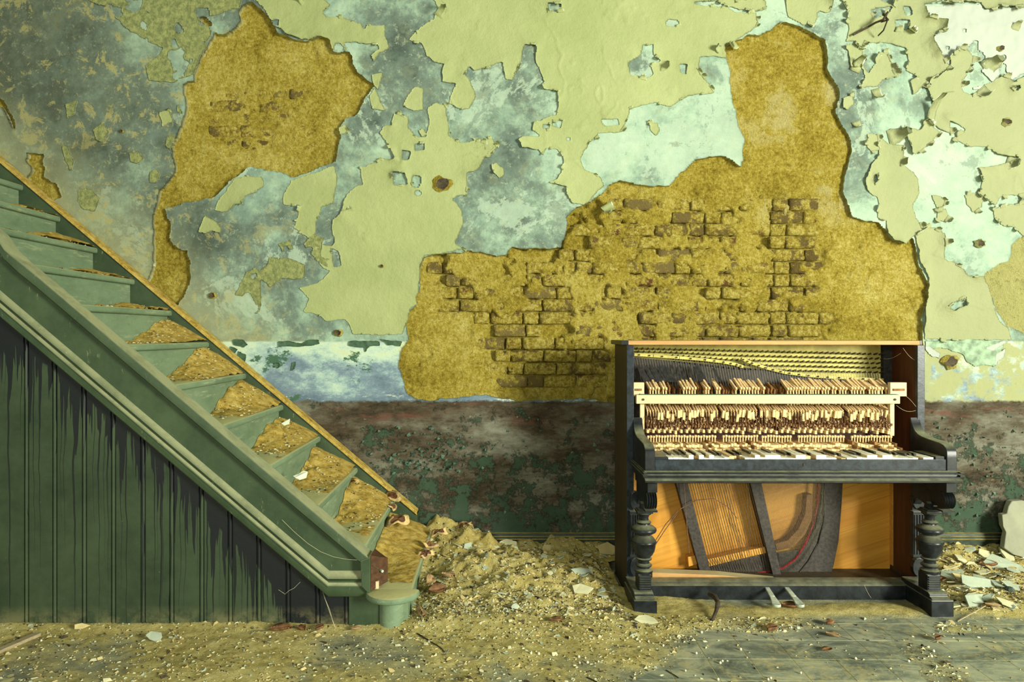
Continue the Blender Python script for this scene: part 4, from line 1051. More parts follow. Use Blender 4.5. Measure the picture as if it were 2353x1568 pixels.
for i in range(95):
    t = i / 94; a = 1460 + 560 * t
    ya = np.interp(a, [p[0] for p in bar1[:-1]] + [1720, 1760, 1850, 2027], [p[1] for p in bar1[:-1]] + [834, 846, 863, 873])
    sl = 26 * (1 - .55 * t)
    m.tube([P(a, ya - 14 * sstep(1690, 1720, a), SD - .036), P(a + sl, 925, SD - .050)], .0016 if i < 40 else .0011, 4, caps=False)
tag(m.build('upper_strings', M['string'], piano, smooth=True), kind='stuff')
m0 = MB().bar((0, 0, 0), (.030, .004, .082), .010, .012).bar((.030, .004, .082), (.031, .004, .086), .012, .018)
dmp = None
for i in range(24):
    a = 1482 + i * 6.0 + (3 if i > 12 else 0)
    if i in (14, 17, 18, 20): continue
    p = P(a, 878, 3.43)
    mm = MB().bar((p[0], p[1], p[2]), (p[0] - .040 + R.uniform(-.006, .006), p[1] + .012, p[2] + .075 + R.uniform(-.008, .012)), .0065, .010)
    mm.build('damper', M['damper'], piano)
mm = MB(); a = P(1654, 875, 3.40); mm.bar(a, (a[0] - .030, a[1] + .01, a[2] + .062), .014, .012).build('damper', M['damper'], piano)

# ---- action
act = thing('x', '', '', (1.35, 3.4, 0)); del act['label']; del act['category']
act.name = 'action'; act.parent = piano; act.location = (0, 0, 0); BASE['action'] = Vector((1.35, 3.4, 0))
cr = M['cream']
hr = MB().box(X(1462, 3.3), X(2067, 3.3), 3.295, 3.325, .9335, .9755).build('hammer_rail', cr, act, bevel=.0015)
MB().box(X(1470, 3.3), X(2064, 3.3), 3.297, 3.327, .9755, .978).build('rail_felt', simple('green_rail_felt', (.10, .16, .08), .95, .3, 60, .2), act)
for a in (1478, 2056): MB().tube([(X(a, 3.295), 3.299, .954), (X(a, 3.295), 3.290, .954)], .0055, 10).build('screw_hole', M['dark'], act)
for a, b in ((1455, 1482), (2050, 2088)):
    e_ = MB().box(X(a, 3.32), X(b, 3.32), 3.335, 3.36, Z(912, 3.32), Z(880, 3.32)).build('end_bracket', cr, act, bevel=.0015)
    MB().box(X(a + 6, 3.32), X(b - 6, 3.32), 3.330, 3.336, Z(899, 3.32), Z(894, 3.32)).build('slot', M['tan'], act)
for a, b in ((1472, 1482), (2048, 2058)):
    MB().box(X(a, 3.32), X(b, 3.32), 3.33, 3.35, Z(1003, 3.32), Z(905, 3.32)).build('upright_post', cr, act, bevel=.001)
ham = MB().bar((0, 0, 0), (0, .088, .036), .0088, .017, h1=.013).bar((0, -.003, -.004), (0, .004, .006), .0088, .022).bar((0, .002, -.006), (.0, -.006, -.075), .0055, .006).build('hammer', M['cream2'], act, loc=(0, 0, 0)).data
bpy.data.objects.remove(bpy.data.objects['hammer'])
hx = []
for (a, n) in [(1494, 4), (1524, 2), (1571, 5), (1622, 2), (1647, 2), (1691, 1), (1702, 4), (1729, 3), (1755, 1), (1810, 9), (1868, 3), (1890, 3), (1913, 2), (1930, 3), (1957, 3), (1978, 2), (1998, 4), (2020, 2), (2036, 2)]:
    for k in range(n): hx.append(a + k * 6.6)
for a in hx:
    o = link('hammer', ham, act, (X(a, 3.36), 3.36, .998 + R.uniform(-.003, .003))); o.rotation_euler = (R.uniform(-.05, .12), 0, R.uniform(-.06, .06))
tanh = MB().bar((0, 0, 0), (0, .06, .02), .008, .030).bar((0, 0, -.01), (0, 0, -.07), .006, .006).build('hammer_butt', M['tan'], act, loc=(0, 0, 0)).data
bpy.data.objects.remove(bpy.data.objects['hammer_butt'])
for i in range(86):
    a = 1492 + i * 6.55
    if R.random() < .25: continue
    o = link('hammer_butt', tanh, act, (X(a, 3.40), 3.40 + R.uniform(-.01, .01), .985 + R.uniform(-.008, .006))); o.rotation_euler = (R.uniform(-.2, .2), 0, 0)
MB().box(X(1484, 3.42), X(2046, 3.42), 3.42, 3.45, .90, .945).build('main_rail', M['tan'], act)
MB().box(X(1484, 3.42), X(2046, 3.42), 3.44, 3.46, .74, .90).build('action_back', M['redwood'], act)
def proto(name, mb, mt, **k):
    o = mb.build(name, mt, act, loc=(0, 0, 0), **k); d = o.data; bpy.data.objects.remove(o); return d
PX = lambda i: 1488 + i * (2046 - 1488) / 87.0
lev = proto('damper_lever', MB().bar((0, 0, 0), (-.002, .05, .022), .006, .011).bar((0, -.002, -.003), (0, .0, -.024), .006, .007), M['cream2'])
chk = proto('back_check', MB().box(-.0058, .0058, -.006, .006, -.018, .018), M['cream2'], bevel=.001)
blk = proto('wippen_block', MB().box(-.0052, .0052, -.012, .02, -.008, .008), M['cream2'], bevel=.001)
cap_ = proto('capstan', MB().lathe(0, 0, [(.0032, -.018), (.0032, .004), (.0062, .005), (.0062, .013), (.0045, .015)], 10), M['cream2'], smooth=True)
gaps = [1650, 1745, 1826, 1948]
for i in range(88):
    a = PX(i); gap = min(abs(a - g) for g in gaps) < 5
    if not gap or R.random() < .4:
        o = link('damper_lever', lev, act, (X(a, 3.36), 3.36, Z(946, 3.36) + R.uniform(-.003, .003))); o.rotation_euler = (R.uniform(-.08, .08), R.uniform(-.08, .08), 0)
    if a > 1510 and R.random() < .74 and not gap:
        o = link('back_check', chk if True else 0, act, (X(a, 3.31), 3.312 + R.uniform(-.012, .012), Z(952, 3.31) + R.choice((-.017, -.009, 0, 0, .004)))); o.rotation_euler = (R.uniform(-.15, .3), R.uniform(-.07, .07), R.uniform(-.2, .2))
        o.data = chk
    if R.random() < .9:
        o = link('wippen_block', blk, act, (X(a, 3.31), 3.312 + (i % 2) * .016, Z(991, 3.31) + (i % 2) * .008 - R.choice((0, 0, .006))))
    if not gap:
        o = link('capstan', cap_, act, (X(a + 1, 3.30), 3.30, Z(1008, 3.30) + R.uniform(-.002, .003)))
wip = proto('wippen', MB().bar((0, -.02, 0), (0, .07, .006), .0065, .012).bar((0, .03, .0), (0, .034, .04), .006, .009), M['tan'])
for i in range(88):
    if R.random() < .92: link('wippen', wip, act, (X(PX(i), 3.34), 3.345, Z(978, 3.34) + R.uniform(-.006, .006)))
m = MB()
for i in range(88):
    a = PX(i) + R.uniform(-1, 1)
    m.tube([P(a, 955, 3.318), P(a + R.uniform(-3, 3), 973, 3.30), P(a + R.uniform(-1, 1), 993, 3.312)], .0011, 4, caps=False)
    b = PX(i) + R.uniform(-3, 3)
    m.tube([P(b, 958, 3.335), P(b + R.uniform(-4, 4), 968, 3.32), P(b + R.uniform(-5, 5), 978, 3.325), P(b + R.uniform(-3, 3), 988, 3.33)], .0010, 4, caps=False)
tag(m.build('bridle_wires', M['wire'], act), kind='stuff')
m = MB()
for i in range(260):
    a = R.uniform(1492, 2044); b = R.uniform(962, 985); p = P(a, b, 3.325 + R.uniform(-.01, .02))
    s_ = R.uniform(.0018, .004); m.bar(p, (p[0] + R.uniform(-.004, .004), p[1] + R.uniform(-.01, .01), p[2] + R.uniform(.004, .010)), s_, s_)
tag(m.build('bridle_tips', M['cream2'], act), kind='stuff')

# ---- keyboard
kb = thing('x', '', '', (1.35, 3.4, 0)); del kb['label']; del kb['category']
kb.name = 'keyboard'; kb.parent = piano; kb.location = (0, 0, 0); BASE['keyboard'] = Vector((1.35, 3.4, 0))
MB().box(.706, 2.0, 3.06, 3.42, .664, .680).build('key_frame', M['redwood'], kb)
for a, b in ((.707, .764), (1.956, 1.999)):
    MB().box(a, b, 3.040, 3.20, .68, .724).build('key_block', B, kb, bevel=.002)
KX0, KW = .768, .02275
act_, kbp = act, kb
def kproto(name, mb, mt, **k):
    o = mb.build(name, mt, kb, loc=(0, 0, 0), **k); d = o.data; bpy.data.objects.remove(o); return d
wm = MB().box(-.0109, .0109, .0, .055, .0, .0035, 0).box(-.0065, .0065, .055, .155, .0, .0035, 0).box(-.0109, .0109, .0, .002, -.019, .0, 0).box(-.0106, .0106, .002, .155, -.022, 0, 1)
WK = kproto('white_key', wm, [M['ivory'], M['cream2']])
wb = MB().box(-.0106, .0106, .004, .155, -.022, -.001, 0); WB = kproto('white_key', wb, [M['cream2']])
bm_ = MB().prism([(.052, 0), (.060, .0115), (.155, .0115), (.155, 0)], -.0052, .0052, 'x', 0).box(-.005, .005, .050, .155, -.020, 0, 1)
BK = kproto('black_key', bm_, [M['ebony'], M['cream2']], bevel=.0008)
kt1 = MB().box(-.0066, .0066, 0, .045, -.02, .006).box(-.0066, .0066, .045, .12, -.02, .020); KT = kproto('key_tail', kt1, [M['cream2']], bevel=.001)
kt2 = MB().box(-.0063, .0063, 0, .045, -.02, .006).box(-.0063, .0063, .045, .12, -.02, .020); KT2 = kproto('key_tail', kt2, [M['tan']])
miss = {5, 13, 14, 28, 33, 49}; stripped = {12, 27, 34}
r2 = random.Random(5)
for i in range(52):
    x_ = KX0 + (i + .5) * KW
    z_ = .7155 + (.0105 if r2.random() < .38 else r2.uniform(-.0035, .001))
    if i in miss: continue
    o = link('white_key', WB if i in stripped else WK, kb, (x_, 3.046, z_)); o.rotation_euler = (r2.uniform(-.015, .01), 0, r2.uniform(-.006, .006))
for i in range(51):
    if (i % 7) in (1, 4): continue
    if r2.random() < .10: continue
    x_ = KX0 + (i + 1) * KW
    o = link('black_key', BK, kb, (x_ + r2.uniform(-.001, .001), 3.046 + r2.uniform(-.003, .003), .718 + (r2.uniform(-.004, .006)))); o.rotation_euler = (r2.uniform(-.03, .02), 0, r2.uniform(-.02, .02))
for i in range(88):
    a = X(PX(i) + 4, 3.28)
    if r2.random() < .05: continue
    t = r2.random()
    o = link('key_tail', KT2 if t < .08 else KT, kb, (a, 3.205 + r2.uniform(-.003, .003), .722 + (r2.choice((0, 0, .003, .007)) if t > .05 else .014))); o.rotation_euler = (r2.uniform(-.02, .04), 0, r2.uniform(-.01, .01))
    o.scale = (.92, 1, 1)

# ------------------------------------------------------------------ dust, rubble and litter
def gauss(x, y, cx, cy, sx, sy): return np.exp(-((x - cx) / sx) ** 2 - ((y - cy) / sy) ** 2)
def dust_h(x, y):
    n = fbm(x, y, .55, 5, 101, .6); n2 = fbm(x, y, .12, 4, 102, .6); n3 = fbm(x, y, .035, 3, 103)
    cover = .0105 + .016 * n - .016 * sstep(.25, 1.1, x + .55 * (2.9 - y)) + .004 * n2
    cover = cover + .010 * gauss(x, y, .95, 2.98, .45, .10) + .012 * gauss(x, y, 1.6, 3.12, .55, .07) + .012 * gauss(x, y, 2.05, 2.92, .16, .08)
    cover = cover + .016 * sstep(2.1, 2.35, x) * sstep(2.95, 3.2, y)
    h = cover
    h = h + .185 * gauss(x, y, -.30, 3.86, .26, .24) * (1 + .25 * n2) + .085 * gauss(x, y, .02, 3.55, .42, .38) * (1 + .5 * n2)
    h = h + .075 * gauss(x, y, .43, 3.84, .22, .14) * (1 + .6 * n2) + .035 * gauss(x, y, .35, 3.45, .45, .35) * (1 + .6 * n2)
    h = h + .07 * gauss(x, y, 2.6, 3.86, .6, .28) * (1 + .5 * n2) + .03 * gauss(x, y, 2.5, 3.4, .4, .3) * (1 + .6 * n2)
    h = h + .022 * gauss(x, y, -.2, 2.97, .25, .09) + .012 * gauss(x, y, -1.3, 2.95, 1.3, .05)
    h = h + .012 * n2 * sstep(.02, .08, h) + (.0032 + .006 * sstep(.02, .06, h)) * n3 * sstep(.0, .012, h)
    lim = sstep(2.955, 2.935, y) + sstep(-.52, -.40, x) + (x > -.35)
    h = np.where((x < -.34) & (y > 2.94), np.minimum(h, .15 + .12 * sstep(3.48, 3.66, y)), h)
    return h
def under_stair(x, y): return (x < -.40 - .13 * (y > 3.45)) & (y > 2.955)
sx = .009
gx, gy = np.meshgrid(np.arange(-2.55, 3.5, sx), np.concatenate([np.arange(2.25, 3.0, sx), np.arange(3.0, 3.86, sx)]))
h = dust_h(gx, gy)
keep = (h > -.004) & ~under_stair(gx, gy)
keep &= ~((gx > .60) & (gx < 2.09) & (gy > 3.335) & (gy < 3.66))
ny, nx = gx.shape; idx = np.arange(ny * nx).reshape(ny, nx)
c = keep[:-1, :-1] & keep[1:, :-1] & keep[:-1, 1:] & keep[1:, 1:]
f = np.stack([idx[:-1, :-1][c], idx[:-1, 1:][c], idx[1:, 1:][c], idx[1:, :-1][c]], 1)
v, f = compact(np.stack([gx.ravel(), gy.ravel(), h.ravel()], 1), f)
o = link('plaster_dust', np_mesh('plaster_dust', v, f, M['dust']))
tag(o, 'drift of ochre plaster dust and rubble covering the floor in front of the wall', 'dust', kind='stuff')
def gz(x, y): return max(.0022, float(dust_h(np.array([x]), np.array([y]))[0]))

# heaps on the steps
HP = {1: .10, 2: .125, 3: .12, 4: .115, 5: .14, 6: .15, 7: .13, 8: .035, 9: .04, 10: .07, 11: .05}
ORD = {1: 'bottom', 2: 'second', 3: 'third', 4: 'fourth', 5: 'fifth', 6: 'sixth', 7: 'seventh', 8: 'eighth', 9: 'ninth', 10: 'tenth', 11: 'eleventh'}
for k, hp in HP.items():
    x1 = TX(k) - .012; x0 = TX(k + 1) - .022
    nu, nv = 30, 90
    U, V = np.meshgrid(np.linspace(0, 1, nu), np.linspace(0, 1, nv))
    xx = x0 + (x1 - x0) * U; yy = 3.0 + (WY - .003 - 3.0) * V
    n = fbm(xx + k * 3, yy, .12, 5, 111, .6); n2 = fbm(xx + k, yy, .035, 3, 112)
    wd = .55 if k >= 8 else .95 if k == 1 else .62
    hh = hp * np.clip(1 - U * (.95 + .25 * n), 0, 1) ** .9 * sstep(1 - wd, 1.0, V + .10 * n) + (.009 if k == 1 else .005) * (1 + n) * sstep(-.2 if k == 1 else .12, .1 if k == 1 else .4, V + .2 * n)
    hh = hh + .012 * n * sstep(0, .02, hh) + .0035 * n2 * sstep(0, .006, hh) - .003
    if k >= 8: hh = hh * 1.0 + .008 * sstep(.2, .6, V) * (n > -.1)
    zz = TZ(k) + hh
    kp = hh > -.0025
    idx = np.arange(nu * nv).reshape(nv, nu)
    c = kp[:-1, :-1] & kp[1:, :-1] & kp[:-1, 1:] & kp[1:, 1:]
    f = np.stack([idx[:-1, :-1][c], idx[:-1, 1:][c], idx[1:, 1:][c], idx[1:, :-1][c]], 1)
    v, f = compact(np.stack([xx.ravel(), yy.ravel(), zz.ravel()], 1), f)
    o = link('dust_heap', np_mesh('dust_heap', v, f, M['sdust']))
    tag(o, 'heap of golden plaster dust on the %s step of the staircase, counted from the floor' % ORD[k], 'dust heap', 'dust heaps on the stair steps', 'stuff')

# chips
def chip_mesh(seed, flat=True):
    r = random.Random(seed); n = r.randint(5, 8); v = []; cen = []
    for zz in (0, 1):
        for j in range(n):
            t = 2 * math.pi * j / n + r.uniform(-.25, .25) * 0 + seed
            rr = r.uniform(.55, 1.15)
            if zz == 0: cen.append((rr, t))
            rr, t = cen[j]
            v.append((rr * math.cos(t), rr * .7 * math.sin(t), zz * .10 + .10 * math.cos(t) ** 2))
    f = [tuple(range(n))[::-1], tuple(range(n, 2 * n))] + [(j, (j + 1) % n, n + (j + 1) % n, n + j) for j in range(n)]
    return v, f
def chip_data(seed, mt):
    v, f = chip_mesh(seed); me = bpy.data.meshes.new('paint_chip'); me.from_pydata(v, [], f); me.materials.append(mt); return me
CH = [chip_data(i, [M['chip'], M['chip2'], M['chip3'], M['chip2'], M['chip'], M['chip3']][i % 6]) for i in range(18)]
rc = random.Random(21)
zones = [((940, 1440), (1275, 1400), 120, (.010, .028)), ((2170, 2345), (1275, 1400), 70, (.014, .042)), ((1440, 1800), (1385, 1440), 20, (.006, .014)), ((100, 900), (1452, 1540), 24, (.005, .014)), ((950, 1500), (1400, 1550), 34, (.006, .014)), ((2140, 2340), (1400, 1470), 16, (.006, .018))]
def clear(x, y): return not (under_stair(x, y)) and not ((.58 < x < 2.1) and 3.0 < y < 3.7) and y < 3.80
ZL = [('small broken plaster chip on the rubble between the stairs and the piano', 'plaster chips on the rubble beside the stairs'), ('small pale chip on the litter pile to the right of the piano', 'chips on the pile right of the piano'), ('tiny chip in the yellow dust before the piano toe rail', 'chips in front of the piano'), ('tiny chip in the dust along the boarded stair side', 'chips along the stair boards'), ('small chip on the open dusty floor nearest the viewer', 'chips on the open dusty floor'), ('small chip on the floor below the right piano foot', 'chips below the right piano foot')]
for zi, (ax_, ay_, n, sz) in enumerate(zones):
    done = 0
    while done < n:
        px, py = rc.uniform(*ax_), rc.uniform(*ay_); D = floorD(py, .02); xx = X(px, D)
        if not clear(xx, D): continue
        s_ = rc.uniform(*sz) * (1.25 if rc.random() < .15 else 1)
        o = link('plaster_chip', CH[rc.randrange(len(CH))], None, (xx, D, gz(xx, D) - s_ * .02))
        o.scale = (s_, s_ * rc.uniform(.7, 1.2), s_ * rc.uniform(.6, 1.2)); o.rotation_euler = (rc.uniform(-.4, .4), rc.uniform(-.4, .4), rc.uniform(0, 6.3))
        o.location.z += s_ * .22
        tag(o, ZL[zi][0], 'chip', ZL[zi][1]); done += 1
# crumbs too many to count
rs = np.random.RandomState(9); NC = 15000
px = np.concatenate([rs.uniform(930, 1450, NC // 3), rs.uniform(0, 2353, NC // 3), rs.uniform(2150, 2353, NC // 6), rs.uniform(900, 1900, NC - 2 * (NC // 3) - NC // 6)])
py = np.concatenate([rs.uniform(1270, 1420, NC // 3), rs.uniform(1385, 1568, NC // 3), rs.uniform(1275, 1400, NC // 6), rs.uniform(1380, 1470, NC - 2 * (NC // 3) - NC // 6)])
D = 1.255 * F / (py - CY); xx = (px - CX) * D / F
hz = dust_h(xx, D)
ok = ~under_stair(xx, D) & ~((xx > .58) & (xx < 2.1) & (D > 3.04) & (D < 3.7)) & (D < 3.82) & ((hz > .001) | (rs.rand(len(xx)) < .08))
xx, D, hz = xx[ok], D[ok], np.maximum(hz[ok], .002); n = len(xx)
tet = np.array([(-1, -.7, -.3), (1, -.6, -.3), (.1, 1, -.3), (-.4, -.3, .7), (.5, .4, .6)])
tf = np.array([(0, 1, 4), (0, 4, 3), (1, 2, 4), (2, 3, 4), (2, 0, 3)])
sz = rs.uniform(.0015, .0058, n) * (1 + 1.2 * (rs.rand(n) < .06)); an = rs.uniform(0, 6.3, n); el = rs.uniform(.5, 2.4, n)
tx = tet[None, :, 0] * sz[:, None] * el[:, None]; ty = tet[None, :, 1] * sz[:, None]
vx = xx[:, None] + tx * np.cos(an)[:, None] - ty * np.sin(an)[:, None]
vy = D[:, None] + tx * np.sin(an)[:, None] + ty * np.cos(an)[:, None]
vz = hz[:, None] + tet[None, :, 2] * sz[:, None] * rs.uniform(.6, 1.5, n)[:, None]
v = np.stack([vx, vy, vz], 2).reshape(-1, 3)
f = (tf[None] + (np.arange(n) * 5)[:, None, None]).reshape(-1, 3)
mi = np.repeat(rs.choice([0, 0, 0, 1, 1, 2, 3, 3], n), 5)
o = link('plaster_crumbs', np_mesh('plaster_crumbs', v, f, [M['chip2'], M['chip'], M['chip3'], M['dark']], False, mi))
tag(o, 'countless tiny plaster crumbs strewn over the dusty floor', 'crumbs', kind='stuff')
# crumbs on the steps
xs, ys, zs, ss = [], [], [], []
for k in range(1, 12):
    for _ in range(260 if k == 1 else 110):
        u, v_ = rs.rand(), rs.uniform(.1, 1) ** .7
        xs.append(TX(k) - .02 - .19 * u); ys.append(3.0 + .78 * v_); ss.append(rs.uniform(.0015, .006))
        hp = HP[k]; zs.append(TZ(k) + .003 + hp * max(0, u * 1.0) ** .9 * float(sstep(.38, 1, np.array(v_))))
xs, ys, zs, ss = map(np.array, (xs, ys, zs, ss)); n = len(xs); an = rs.uniform(0, 6.3, n)
tx = tet[None, :, 0] * ss[:, None] * 1.5; ty = tet[None, :, 1] * ss[:, None]
v = np.stack([xs[:, None] + tx * np.cos(an)[:, None] - ty * np.sin(an)[:, None], ys[:, None] + tx * np.sin(an)[:, None] + ty * np.cos(an)[:, None], zs[:, None] + tet[None, :, 2] * ss[:, None]], 2).reshape(-1, 3)
f = (tf[None] + (np.arange(n) * 5)[:, None, None]).reshape(-1, 3)
o = link('step_crumbs', np_mesh('step_crumbs', v, f, [M['chip2'], M['chip'], M['chip3'], M['dark']], False, np.repeat(rs.choice([0, 1, 1, 3], n), 5)))
tag(o, 'fine plaster crumbs and flakes lying on the stair treads', 'crumbs', kind='stuff')

# pale pellets
pm = MB().lathe(0, 0, [(.0012, -.0045), (.0042, -.002), (.0048, .001), (.003, .004), (.001, .005)], 8).build('pellet', M['pellet'], loc=(0, 0, 0), smooth=True).data
bpy.data.objects.remove(bpy.data.objects['pellet'])
for (px, py) in [(1470,1477),(1490,1476),(1524,1484),(1560,1466),(1612,1452),(1702,1491),(1655,1522),(1660,1518),(1797,1437),(1818,1441),(1720,1420),(1765,1560),(1771,1557),(1650,1560),(1966,1512),(2088,1518),(2145,1495),(1330,1510),(1332,1523),(1350,1522),(1375,1521),(1345,1513),(1238,1505),(1220,1505),(834,1491),(836,1500),(956,1533),(962,1532),(803,1525),(755,1487),(930,1451),(923,1465),(640,1452),(1196,1455),(1226,1450),(1185,1460),(415,1470),(95,1473),(45,1512),(620,1470),(2140,1507),(1840,1545),(1600,1500),(1575,1540)]:
    D = floorD(py, .008); xx = X(px, D)
    o = link('pellet', pm, None, (xx, D, gz(xx, D) + .003)); s_ = rc.uniform(.8, 1.25); o.scale = (s_, s_, s_)
    tag(o, 'tiny pale round pellet lying on the dusty floor', 'pellet', 'pale pellets on the floor')

# leaves
def leaf(px, py, L, rot, label, curl=.5, mt='leaf', stem=.5, z_=0, D=None, tilt=0):
    D = D or floorD(py, .01); x0, y0 = X(px, D), D
    zz = z_ or gz(x0, y0) + .003
    root = thing('dry_leaf', label, 'leaf', (x0, y0, zz))
    root.rotation_euler = (tilt, 0, rot)
    nu = 8; v = []; f = []
    for s_ in (0, 1):
        for i in range(nu + 1):
            u = i / nu; wd = L * .33 * math.sin(math.pi * min(1, u * .96 + .02)) ** .8
            for t in (-1, -.5, 0, .5, 1):
                v.append(((u - .5) * L, t * wd, curl * L * (.45 * t * t * (.5 + .5 * math.sin(3 * u)) + .35 * (u - .5) ** 2) - s_ * .0008 + .002))
    n = (nu + 1) * 5
    for i in range(nu):
        for j in range(4):
            a = i * 5 + j; f.append((a, a + 5, a + 6, a + 1)); f.append((n + a + 1, n + a + 6, n + a + 5, n + a))
    per = list(range(5)) + [i * 5 + 4 for i in range(1, nu + 1)] + [nu * 5 + j for j in (3, 2, 1, 0)] + [i * 5 for i in range(nu - 1, 0, -1)]
    for k in range(len(per)): a, b = per[k], per[(k + 1) % len(per)]; f.append((a, b, b + n, a + n))
    me = bpy.data.meshes.new('blade'); me.from_pydata(v, [], f); me.materials.append(M[mt]); me.polygons.foreach_set('use_smooth', [True] * len(f))
    o = bpy.data.objects.new('blade', me); COL.objects.link(o); o.parent = root
    m = MB().tube([(-.5 * L, 0, .002 + curl * L * .09), (-.8 * L, .04 * L, .004), (-(.75 + stem) * L, .12 * L, .003)], .0011, 5)
    me2 = bpy.data.meshes.new('stalk'); me2.from_pydata([tuple(p) for p in m.v], [], m.f); me2.materials.append(M['dark'])
    o2 = bpy.data.objects.new('stalk', me2); COL.objects.link(o2); o2.parent = root
leaf(1818, 1398, .085, -.3, 'large brown leaf lying just in front of the piano pedals', .5)
leaf(1776, 1449, .060, 3.6, 'curled leaf with a pale upper rim and long stalk on the bare tiles', .9, stem=.9)
leaf(1908, 1434, .045, 3.5, 'dark curled leaf at the edge of the yellow dust before the piano', 1.0, stem=1.0)
leaf(1914, 1460, .055, 2.6, 'pale brown leaf with an upturned dark stalk on the tiles', .5, 'leaf2')
leaf(1901, 1492, .050, .4, 'small flat brown leaf lowest on the bare tiles in front of the piano', .3)
leaf(2156, 1469, .040, .5, 'dark crumpled leaf on the tiles below the right piano foot', 1.1)
leaf(2282, 1402, .060, -.5, 'oval tan leaf with a long twig stalk right of the piano foot', .5, 'leaf2', 1.3)
leaf(2272, 1318, .100, .1, 'long orange brown leaf among the pale chips right of the piano', .6)
leaf(2166, 1346, .050, .9, 'small reddish leaf close behind the right piano foot', .7)
leaf(1278, 1437, .055, .1, 'dark red brown leaf between the stairs and the piano', .6)
leaf(645, 1455, .090, .2, 'brown leaf at the foot of the boarded stair side', .5)
leaf(692, 1452, .050, -.5, 'reddish leaf leaning on the stair boards', .8)
leaf(735, 1450, .045, 1.0, 'small brown leaf below the end panel of the stairs', .8)
leaf(818, 1450, .045, .3, 'pale leaf beside the rounded bottom step', .7, 'leaf2')
leaf(984, 1322, .075, 1.2, 'large upright leaf caught beside the end of the bottom step', .8, 'leaf2', z_=.07, D=3.3, tilt=.7)
leaf(1005, 1345, .085, .3, 'brown leaf under the end of the bottom step', .8, z_=.05, D=3.22, tilt=.3)
leaf(1030, 1315, .08, -.4, 'tan leaf lying on the rubble beside the stairs', .7, 'leaf2', z_=.07, D=3.36)
leaf(958, 1400, .085, 1.9, 'tall curled leaf leaning against the foot of the rounded step', .9, 'leaf2', z_=.04, D=3.0, tilt=.9)
leaf(1480, 1398, .04, 1.2, 'small leaf fragment behind the left piano foot', .8)

# bracket fungi
def fungus(px, py, D, r, label, lobes=3, tilt=.5, rot=0.0):
    c = Vector(P(px, py, D)); root = thing('bracket_fungus', label, 'fungus', c); rr = random.Random(int(px + py))
    n = 30; rings = [(0, .012, 0), (.25, .014, 0), (.42, .010, 0), (.62, .012, 1), (1.0, .002, 1), (.97, -.010, 1), (.6, -.016, 1), (.0, -.02, 1)]
    def ringset(sel, name, mt):
        v = []; f = []
        for q_, (k, zz, _) in enumerate(sel):
            for j in range(n):
                t = 2 * math.pi * j / n; wob = 1 + .20 * math.sin(lobes * t + px) + .06 * math.sin(2 * lobes * t + 1.3 * px) + .04 * math.sin(9 * t + py)
                p = Vector((r * k * wob * math.cos(t), r * k * wob * .62 * math.sin(t), zz * r * 9 + .25 * r * k * math.sin(lobes * t + 1)))
                v.append(tuple(p))
        m_ = len(sel)
        f = [(a * n + j, a * n + (j + 1) % n, (a + 1) * n + (j + 1) % n, (a + 1) * n + j) for a in range(m_ - 1) for j in range(n)]
        me = bpy.data.meshes.new(name); me.from_pydata(v, [], f); me.materials.append(mt); me.polygons.foreach_set('use_smooth', [True] * len(f))
        o = bpy.data.objects.new(name, me); COL.objects.link(o); o.parent = root
    ringset(rings[:4], 'flesh', M['fungus2']); ringset(rings[3:], 'rim', M['fungus'])
    root.rotation_euler = (tilt * .62, .25 * math.sin(px), rot)
fungus(804, 1112, 3.72, .048, 'dark lobed bracket fungus under the nosing of the third step', 2, 1.2, .5)
fungus(1066, 1209, 3.80, .050, 'fan shaped fungus with a dark red centre on the rubble against the wall', 4, 1.0)
fungus(915, 1195, 3.60, .060, 'pinkish brown fungus sprouting from the end of the second step', 3, .9, .3)
fungus(901, 1165, 3.66, .040, 'pale ruffled fungus hanging over the nosing of the second step', 2, 1.3, 1.3)
fungus(902, 1140, 3.77, .055, 'ochre fan of fungus at the lower end of the wall skirting', 3, 1.1, -.4)
fungus(697, 1050, 3.76, .050, 'tall dark red fungus in the corner of the fourth step', 2, 1.4, .9)
fungus(988, 1252, 3.46, .040, 'cream ruffled fungus on the back edge of the bottom step', 4, .8, .5)
fungus(978, 1272, 3.36, .042, 'curly cream and brown fungus hanging from the middle of the bottom step edge', 5, 1.2, .2)
fungus(1010, 1222, 3.66, .045, 'dusty fungus shelf on the heap behind the bottom step', 3, .5, .2)

# larger pieces
def slab(name, pts, D0, D1, mt, label, cat, lean=0):
    m = MB(); n = len(pts); rr = random.Random(int(pts[0][0]))
    zmin = min(Z(b, D0) for a, b in pts)
    v = []
    for dd in (0, D1 - D0):
        for a, b in pts:
            z = Z(b, D0); v.append((X(a, D0) + rr.uniform(-.003, .003), D0 + dd + (z - zmin) * lean + rr.uniform(-.003, .003), z))
    f = [tuple(range(n)), tuple(range(n, 2 * n))[::-1]] + [(i, (i + 1) % n, n + (i + 1) % n, n + i) for i in range(n)]
    o = m.add(v, f).build(name, mt, bevel=.004); return tag(o, label, cat)
slab('plaster_slab', [(2312, 1262), (2316, 1245), (2322, 1228), (2318, 1215), (2320, 1190), (2332, 1188), (2340, 1172), (2348, 1160), (2372, 1158), (2420, 1170), (2440, 1230), (2430, 1284), (2360, 1284), (2330, 1276)], 3.70, 3.735, mat_white('grey_white_plaster_slab', (.27, .28, .19), .3), 'thick broken slab of plaster leaning against the wall at the right edge', 'slab', .25)
